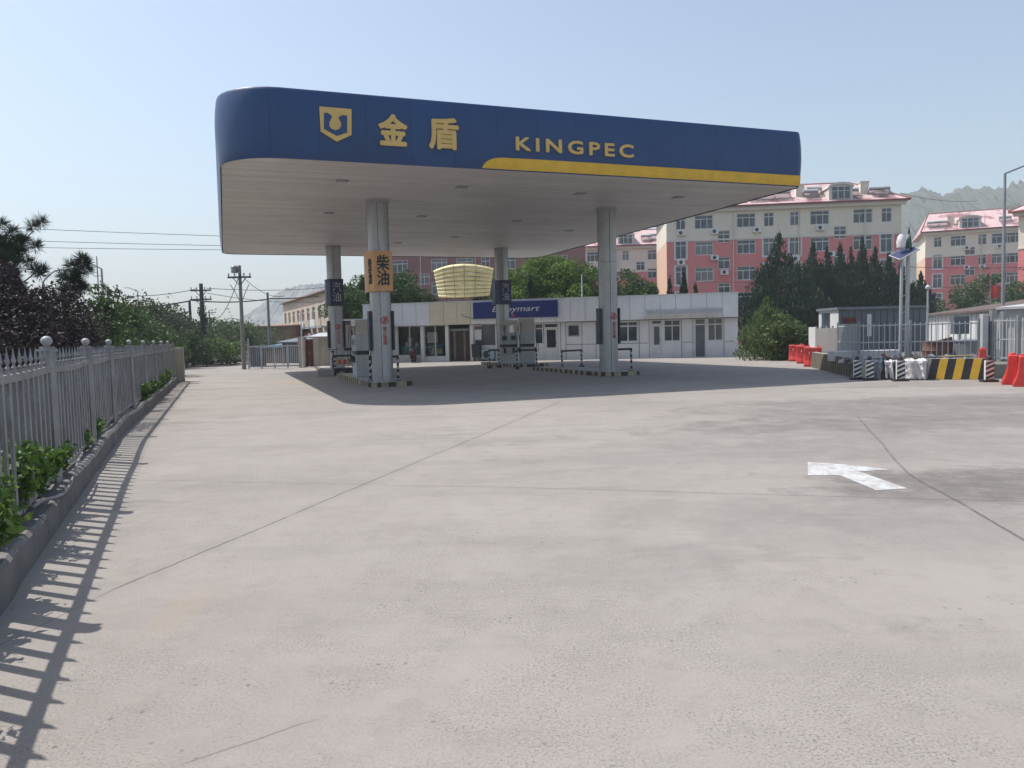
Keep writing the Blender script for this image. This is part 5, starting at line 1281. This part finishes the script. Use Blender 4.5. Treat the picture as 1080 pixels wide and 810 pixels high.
# hazard posts
def hazard(label, P, tall=.6, green=False):
    t = thing('hazard_post', label, 'hazard post', (P.x, P.y, 0), radians(-8), 'striped hazard posts'); b = MB(); w = .22; n = 9
    b.box(-w/2, w/2, -.05, .05, .06, tall, 1)
    for k in range(-1, 5):
        z0 = .06+(tall-.06)*k/4.0; q = [(-w/2, z0), (w/2, z0+.10), (w/2, z0+.17), (-w/2, z0+.07)]
        q = [(x, min(max(z, .06), tall)) for x, z in q]
        if q[2][1]-q[1][1] > .005 or q[3][1]-q[0][1] > .005: b.add([(x, -.054, z) for x, z in q], [(0,1,2,3)], 0)
    b.obj('striped_panel', [M['black'] if not green else M['darkgreen'], M['white']], t); c = MB(); c.lathe([(.05,tall),(.07,tall+.04),(.06,tall+.1),(.02,tall+.13)], (0,0,0), 10); c.obj('top_knob', M['dark'], t); c = MB(); c.box(-.2,.2,-.14,.14,0,.06); c.obj('foot', M['black'], t)
M['darkgreen'] = paint('dark_green', (.02,.07,.05), .5)
hazard('striped hazard post leftmost at the yard corner', gz(904, 400.3))
hazard('striped hazard post second from the left at the yard corner', gz(917, 401))
hazard('striped hazard post between the bluish sack and the white tarpaulin', gz(949.5, 402))
hazard('green and white striped hazard post right of the yellow stripes', gz(1043, 402.8), .6, True)
# water barriers
def wb_mesh():
    b = MB(); L = 1.3; pr_ = [(-.25,0),(-.25,.08),(-.17,.25),(-.13,.45),(-.12,.74),(-.095,.78),(.095,.78),(.12,.74),(.13,.45),(.17,.25),(.25,.08),(.25,0)]
    n = len(pr_)
    ys = [(-L/2,.86),(-L/2+.06,1),(-.25,1),(-.2,.93),(.2,.93),(.25,1),(L/2-.06,1),(L/2,.86)]
    for y, k in ys: b.v += [(x*k, y, z*(.985 if k < 1 else 1)) for x, z in pr_]
    for j in range(len(ys)-1):
        for i in range(n): b.f.append((j*n+i, j*n+(i+1) % n, (j+1)*n+(i+1) % n, (j+1)*n+i)); b.m.append(0)
    b.f.append(tuple(range(n))[::-1]); b.m.append(0); b.f.append(tuple((len(ys)-1)*n+i for i in range(n))); b.m.append(0)
    return b
wb = thing('water_barrier', 'nearest red water barrier, cut off at the right edge', 'water barrier', (0,0,0), 0, 'red plastic water barriers'); bo = wb_mesh().obj('barrier_body', M['red'], wb, bevel=.015)
c_ = MB(); c_.lathe([(.065,.77),(.065,.82),(.05,.835)], (0,-.35,0), 12); c_.obj('filler_cap', M['red'], wb)
c_ = MB(); c_.box(-.13,.13,-.30,-.24,.50,.60); c_.box(-.13,.13,.24,.30,.50,.60); c_.obj('reflective_band', M['white'], wb)
P = gz(1081, 408); wb.location = (P.x+.3, P.y+.5, 0); wb.rotation_euler = (0,0,radians(-33))
P = gz(1067, 406); dup(wb, (P.x+.38, P.y+.55, 0), radians(-33), 'red water barrier just left of the nearest one, right of the green post')
P = gz(1040, 401); dup(wb, (P.x+.5, P.y+1.0, .42), radians(-30), 'small red barrier on the yard ground behind the green striped post', scale=(.7,.6,.6))
labs = ['farthest red water barrier in the row beside the light green bush', 'second farthest red water barrier beside the light green bush', 'middle red water barrier of the row before the pale hoarding', 'second nearest red water barrier of the row before the pale hoarding', 'nearest red water barrier of the row, touching the dull striped wall']
for i, (x, y, a_) in enumerate(((823.5,376.5,62),(832,378.5,70),(840.5,380.5,58),(849,382.8,66),(858,386,60))):
    P = gz(x, y+.5); dup(wb, (P.x, P.y, 0), radians(a_), labs[i], scale=(1,.55,1.05))

# steel yard fence on top
def yfence(label, pts, h0, h1, sp=.15, pw=.02, post_every=3.0, pr=.05, mat='lightgrey', rails=(0.06,.5,.94)):
    t = thing('yard_fence', label, 'fence', (pts[0][0], pts[0][1], h0)); O = Vector((pts[0][0], pts[0][1], 0))
    for a_, b_ in zip(pts, pts[1:]):
        a_ = Vector((a_[0],a_[1],0))-O; b_ = Vector((b_[0],b_[1],0))-O; L = (b_-a_).length; e = (b_-a_)/L; n = max(1, round(L/post_every)); hh = h1-h0
        for k in range(0 if a_.length < 1e-6 else 1, n+1):
            p = a_+e*L*k/n; q = MB(); q.bar((p.x,p.y,0), (p.x,p.y,hh+.08), pr*2); q.obj('post', M['grey'], t)
        for k in range(n):
            q = MB(); s0, s1 = L*k/n+pr, L*(k+1)/n-pr
            for r_ in rails: A_ = a_+e*s0; B_ = a_+e*s1; q.bar((A_.x,A_.y,hh*r_), (B_.x,B_.y,hh*r_), .03, .04)
            s = s0+sp*.6
            while s < s1-.03: p = a_+e*s; q.bar((p.x,p.y,.02), (p.x,p.y,hh), pw); s += sp
            q.obj('bar_panel', M[mat], t)
    return t
F1 = at(862, 370, 34); F2 = at(884, 370, 28.5); F3 = at(906, 370, 26.0); F4 = at(960, 370, 25.3); F5 = at(1032, 370, 24.6)
pts = [(p.x, p.y) for p in (F2, F3, F4, F5)]
yfence('thin barred grey steel fence on the low wall round the yard', pts, .45, 1.72, .16, .022, 2.2, .035, 'lightgrey')
F6 = at(1110, 370, 23.0)
yfence('stouter grey fence right of the tall yard post, with thick posts', [(F5.x+.25, F5.y), (F6.x, F6.y)], .45, 1.78, .12, .03, 1.1, .05, 'lightgrey')
t = thing('white_hoarding', 'narrow white sheet hoarding at the left corner of the yard', 'hoarding', (F1.x, F1.y, .0), 0)
A_, B_ = at(853.5,370,35.5), at(860.5,370,33.5); C__ = at(884,370,29); b = MB(); O = F1
def sheetp(b, P, Q, z0, z1, mi=0):
    b.bar((P.x-O.x,P.y-O.y,(z0+z1)/2), (Q.x-O.x,Q.y-O.y,(z0+z1)/2), .05, z1-z0, mi)
sheetp(b, A_, B_, .0, 1.66, 0); b.obj('white_sheet', M['sidewhite'], t)
t = thing('grey_hoarding', 'grey panelled hoarding running from the white sheet to the steel fence', 'hoarding', (F1.x, F1.y, .0), 0); b = MB(); sheetp(b, B_, C__, .35, 1.60, 0); b.obj('grey_sheet', M['beigegrey'] if 'beigegrey' in M else paint('grey_sheet', (.26,.25,.24), .7, .15, 1, streak=True), t)
b = MB()
for k in range(5):
    P = B_.lerp(C__, k/4); b.bar((P.x-O.x, P.y-O.y-.05, .2), (P.x-O.x, P.y-O.y-.05, 1.68), .06)
b.obj('hoarding_post', M['lightgrey'], t)
# grey cabin
A_, B_ = at(884.5, 360, 36), at(976, 360, 36); L = B_.x-A_.x; hc = zat(930, 323, 36)
t = thing('site_cabin', 'dark grey site cabin with a white end behind the yard fence', 'cabin', (A_.x, A_.y, .42), radians(-1)); hq = hc-.42; b = MB()
b.box(0, L, 0, 2.4, 0, hq-.12); b.obj('cabin_body', M['cabin'], t); b = MB(); b.box(-.012, -.004, .0, 2.4, 0, hq-.12); b.obj('white_end', M['sidewhite'], t)
b = MB(); b.box(-.1, L+.1, -.1, 2.5, hq-.12, hq); b.obj('roof', M['cabinroof'] if 'cabinroof' in M else paint('cabin_roof_trim', (.16,.18,.2), .5), t)
b = MB()
for k in range(int(L/.3)): b.box(.15+k*.3-.012, .15+k*.3+.012, -.014, -.003, .05, hq-.15)
b.obj('cladding_ribs', M['seam'], t)
q = L*(916-884.5)/91.5; b = MB(); b.box(q-.1, q+.1, -.05, -.016, .75, hq-.35); b.obj('white_strip', M['sidewhite'], t)
q = L*(896-884.5)/91.5; b = MB(); b.box(q-.28, q+.28, -.06, -.016, hq-.72, hq-.5); b.obj('red_plate', M['maroon'], t)
b = MB(); b.box(-.03, -.012, 1.0, 2.0, .9, 1.9); b.obj('end_window', M['glass'], t)
M['roofdark'] = paint('dull_brown_roof', (.12,.085,.075), .85, .25, .8)
# white sheds to the right
A_, B_ = at(972, 360, 52), at(1096, 360, 31); 
def ws(t, L, h):
    b = MB()
    for k in range(int(L/.9)): b.box(.4+k*.9-.02, .4+k*.9+.02, -.03, -.004, .1, h-.05)
    b.obj('ribs', M['lightgrey'], t)
    for q in (): 
        b = MB(); b.box(L*q-.55, L*q+.55, -.06, -.031, 1.0, 1.9); b.box(L*q-.48, L*q+.48, -.064, -.06, 1.07, 1.83, 1); b.obj('window', [M['lightgrey'], M['glass']], t)
shed('white_shed', 'long white sheet shed with a brownish roof behind the yard fence', 'shed', A_, B_, 6, zat(1040,328,38), zat(1035,317,47), 'sidewhite', 'roofdark', over=.25, extra=ws)
A_, B_ = at(1058, 360, 29.5), at(1120, 360, 28)
shed('pale_shed', 'pale grey shed with a sloping roof at the right edge', 'shed', A_, B_, 4, zat(1075,326,29.5), zat(1075,321,31), 'lightgrey', 'lightgrey', over=.2)
# yard clutter
def inyard(x, D, z=.42): p = at(x, 370, D); return (p.x, p.y, z)
t = thing('concrete_slab', 'pale concrete slab lying behind the bars at the yard corner', 'slab', inyard(911, 27.2), radians(-3)); b = MB(); b.box(-1.15,1.15,-.3,.3,0,.36); b.obj('slab_body', M['tarp'], t, bevel=.015)
t = thing('debris_heap', 'low heap of grey rubble and bags on the wall top', 'rubble', inyard(955, 24.6, .42), 0); rnd = random.Random(11); b = MB()
for k in range(60):
    x, y, z = rnd.uniform(-2.2,2.6), rnd.uniform(-.12,.5), rnd.uniform(0,.16); s = rnd.uniform(.05,.16); Mx = Matrix.Translation((x,y,z+.03)) @ Matrix.Rotation(rnd.uniform(0,3), 4, Vector((rnd.random(),rnd.random(),rnd.random()+.1)).normalized()); b.box(-s,s,-s*.7,s*.7,-s*.4,s*.4, rnd.randrange(4), Mx)
o = b.obj('rubble_pieces', [M['conc'], M['cabin'], M['tarpblue'], M['rust']], t); t['kind'] = 'stuff'
t = thing('rusty_drum', 'rust red sheet metal drum standing behind the bars', 'drum', inyard(985, 26.2), 0); b = MB(); b.lathe([(.36,0),(.38,.05),(.36,.08),(.36,.3),(.38,.33),(.36,.36),(.36,.6),(.38,.64),(.34,.66)], (0,0,0), 18); b.obj('drum_body', M['rust'], t, smooth=True)
t = thing('rusty_sheet', 'leaning rusty board beside the rust red drum', 'board', inyard(996, 26.5), radians(10)); b = MB(); b.prism([(-.35,0),(.35,0),(.28,.78),(-.3,.66)], -.03, .03); b.obj('board', M['rust'], t)
t = thing('grey_tank', 'low grey sheet metal tank in the yard before the white shed', 'tank', inyard(1021, 26.6), 0); b = MB(); b.lathe([(.62,0),(.62,.6),(.65,.62),(.62,.66),(.1,.70)], (0,0,0), 24); b.obj('tank_body', M['grey'], t, smooth=True)
t = thing('control_box', 'dark grey control box on a post before the white shed', 'electric box', inyard(1012, 28), 0); b = MB(); b.box(-.28,.28,-.12,.12,.85,1.5); b.obj('box', M['cabin'], t, bevel=.01); b = MB(); b.tube([(0,0,0),(0,0,.85)], .04); b.obj('leg', M['grey'], t)
t = thing('yellow_rail', 'pale yellow pipe lying on the wall top behind the stripes', 'pipe', inyard(985, 24.0, .58), 0); b = MB(); b.tube([(-1,0,.03),(1.3,.1,.05)], .03); b.obj('tube', M['kerbyellow'], t)
t = thing('red_flag', 'small red flag before the green tree on the right', 'flag', (*at(1044, 340, 60)[:2], 0), 0); zf = zat(1044, 301, 60); b = MB(); b.tube([(0,0,0),(0,0,zf+.2)], .03); b.obj('flag_pole', M['grey'], t); b = MB(); n = 8
for i in range(n+1):
    for z in (zf-.95, zf): b.v.append((.03+.75*i/n, .09*sin(i*1.1), z-.1*i/n))
for i in range(n): b.f.append((2*i, 2*i+2, 2*i+3, 2*i+1)); b.m.append(0)
o = b.obj('cloth', M['red'], t); s_ = o.modifiers.new('t', 'SOLIDIFY'); s_.thickness = .01
# tall yard post at the fence joint
t = thing('yard_post', 'stout pale square post where the two yard fences meet', 'post', (F5.x+.1, F5.y-.1, .42), 0); b = MB(); b.box(-.09,.09,-.09,.09,0,1.5); b.obj('post_body', M['lightgrey'], t, bevel=.01)
for i, x in enumerate((1053, 1065)):
    t = thing('stub_post', ['darker stub post by the street lamp, left of a pair', 'darker stub post by the street lamp, right of a pair'][i], 'post', (at(x,370,24.2).x, at(x,370,24.2).y+.3, .42), 0); b = MB(); b.box(-.08,.08,-.08,.08,0,1.62-.04*i); b.obj('post_body', M['grey'], t)
# solar lamp
P = at(952, 385, 25.9); t = thing('solar_lamp', 'twin tube solar lamp with a tilted panel above the yard', 'solar lamp', (P.x, P.y, .42), radians(-5)); zp = zat(955, 268, 25.9)-.42; ztop = zat(955, 247, 25.9)-.42
b = MB(); b.tube([(-.09,0,0),(-.05,0,zp)], .05, 10); b.tube([(.12,0,0),(.16,0,ztop)], .06, 10)
for k in range(6): b.bar((-.09,0,.5+k*.55), (.14,0,.6+k*.55), .02)
b.obj('pole', M['lightgrey'], t, smooth=True)
b = MB(); Mx = Matrix.Translation((.02,0,zp+.05)) @ Matrix.Rotation(radians(-28), 4, 'Y') @ Matrix.Rotation(radians(20), 4, 'X'); b.box(-.36,.36,-.34,.34,-.02,.02,0,Mx); b.box(-.33,.33,-.31,.31,.021,.026,1,Mx); b.obj('solar_panel', [M['lightgrey'], M['navy']], t)
b = MB(); b.lathe([(.03,zp+.15),(.13,zp+.22),(.15,zp+.42),(.10,zp+.6),(.04,zp+.66)], (-.08,0,0), 14); b.obj('lamp_head', M['white'], t, smooth=True)
b = MB(); b.lathe([(.11,zp+.18),(.08,zp+.45),(.01,ztop+.25)], (.17,0,0), 8); b.obj('green_cone', M['darkgreen'], t)
# thin white pole with finial left of the white shed
t = thing('white_pole', 'thin pale pole with a knob in front of the right hand block', 'pole', inyard(978, 28), 0); b = MB(); hq = zat(978,306,28)-.42; b.tube([(0,0,0),(0,0,hq)], .035, 8); b.lathe([(.03,hq),(.09,hq+.06),(.09,hq+.12),(.02,hq+.2)], (0,0,0), 10); b.obj('pole_tube', M['lightgrey'], t)
# thin pole on mart
t = thing('mart_pole', 'thin white pole rising behind the mart roof before the fresh green trees', 'pole', mw(X(611), 2.0, MH), 0); b = MB(); b.tube([(0,0,0),(0,0,zat(611,285,47)-MH)], .04, 8); b.obj('pole_tube', M['lightgrey'], t)

# ------------------------------------------------------------------ hills
def noise1(x, seed, oct=5):
    v = 0; a = 1; f = 1
    for o in range(oct):
        i = math.floor(x*f); t = x*f-i; t = t*t*(3-2*t)
        h = lambda k: math.sin((k+seed*57+o*131)*127.1)*43758.5453 % 1
        v += a*(h(i)*(1-t)+h(i+1)*t - .5); a *= .5; f *= 2.03
    return v
def ridge(name, prof_px, D, depth, mat, seed, rough=1.0, nx=520, ny=26, bump=2.0):
    """prof_px: (x px, y px) crest seen at distance D"""
    b = MB(); xs = [p[0] for p in prof_px]; x0, x1 = xs[0], xs[-1]; rnd = random.Random(seed)
    for j in range(ny+1):
        v = j/ny; y = D - depth*.55 + depth*v*1.1
        for i in range(nx+1):
            x = x0+(x1-x0)*i/nx
            for (a_, b_) in zip(prof_px, prof_px[1:]):
                if a_[0] <= x <= b_[0]: t = (x-a_[0])/(b_[0]-a_[0]); yy = a_[1]+(b_[1]-a_[1])*t; break
            crest = at(x, yy, D); k = sin(pi*min(1, v*1.0))**1.1
            z = crest.z*k*(1+.05*rough*noise1(i*.07+j*3.1, seed)) + bump*k*(.5*(rnd.random()-.5) + 1.1*abs(noise1(i*.22+j*7.7, seed+3)))
            b.v.append((crest.x*(1+(y-D)/D*.25), y, max(-.5, z) if 0 < v < 1 else -.5))
    for j in range(ny):
        for i in range(nx): a_ = j*(nx+1)+i; b.f.append((a_, a_+1, a_+nx+2, a_+nx+1)); b.m.append(0)
    return tag(b.obj(name, mat, smooth=True), kind='structure')
m = NT('wooded_hill'); n1 = m.noise(.06, 6, .7); n2 = m.noise(.35, 4, .7)
m.base(m.mix(m.ramp(n2, .35, .65), m.mix(m.ramp(n1, .4, .6), (.035,.055,.03), (.07,.085,.05)), (.10,.10,.075))).rough(.95); M['hill'] = m.mat
m = NT('rocky_mountain'); n1 = m.noise(.02, 7, .7); m.base(m.mix(m.ramp(n1, .4, .6), (.10,.11,.09), (.24,.22,.19))).rough(.95); m.bump(n1, .8, 6); M['mount'] = m.mat
ridge('hill', [(700,300),(800,262),(880,232),(930,214),(955,206),(975,211),(990,216),(1003,206),(1020,207),(1037,204),(1050,208),(1064,203),(1085,200),(1120,196),(1200,205),(1400,230),(1600,300)], 620, 320, M['hill'], 2, bump=8.0)
ridge('hill', [(985,300),(1010,262),(1035,234),(1050,228),(1060,224),(1080,222),(1110,214),(1180,222),(1300,300)], 300, 90, M['hill'], 6, bump=4.0, nx=220)
ridge('mountain', [(180,362),(235,352),(258,345),(275,332),(290,320),(300,312),(310,306),(322,303),(335,301),(350,303),(380,312),(420,330),(470,345),(560,352)], 1000, 420, M['mount'], 9, bump=5)

# ------------------------------------------------------------------ sun, sky, air
SUN = Vector((-4.3, 1.75, 8.05)).normalized()
el = math.asin(SUN.z); az = atan2(SUN.x, SUN.y)
sd = bpy.data.lights.new('sun', 'SUN'); sd.energy = 4.85; sd.angle = radians(.55); sd.color = (1, .955, .89)
so_ = bpy.data.objects.new('sun', sd); COL.objects.link(so_); so_.rotation_euler = (-SUN).to_track_quat('-Z', 'Y').to_euler(); so_.location = (-40, 20, 60)
w = bpy.data.worlds.new('World'); scn.world = w; w.use_nodes = True; nt = w.node_tree
sky = nt.nodes.new('ShaderNodeTexSky'); sky.sky_type = 'NISHITA'; sky.sun_disc = False; sky.sun_elevation = el; sky.sun_rotation = az; sky.air_density = 1.3; sky.dust_density = 2.0; sky.ozone_density = 2.2; sky.altitude = 50
bg = nt.nodes['Background']; bg.inputs['Strength'].default_value = .15; hs = nt.nodes.new('ShaderNodeHueSaturation'); hs.inputs['Saturation'].default_value = .85; nt.links.new(sky.outputs[0], hs.inputs['Color']); nt.links.new(hs.outputs[0], bg.inputs['Color'])
hz = MB(); hz.box(-1260, 1260, -260, 1300, -1.2, 120)
m = bpy.data.materials.new('haze_air'); m.use_nodes = True; t_ = m.node_tree; t_.nodes.remove(t_.nodes['Principled BSDF']); pv = t_.nodes.new('ShaderNodeVolumePrincipled'); pv.inputs['Color'].default_value = (.85,.92,1,1); pv.inputs['Density'].default_value = .00075; pv.inputs['Anisotropy'].default_value = .1
t_.links.new(pv.outputs[0], t_.nodes['Material Output'].inputs['Volume'])
tag(hz.obj('haze', m), kind='stuff')
vs = scn.view_settings; vs.view_transform = 'Standard'; vs.look = 'None'; vs.gamma = 1; vs.exposure = 0.17; vs.use_curve_mapping = False
scn.cycles.use_denoising = True
scn.cycles.max_bounces = 7; scn.cycles.diffuse_bounces = 5; scn.cycles.glossy_bounces = 2; scn.cycles.transparent_max_bounces = 8; scn.cycles.volume_bounces = 0
scn.cycles.caustics_reflective = False; scn.cycles.caustics_refractive = False
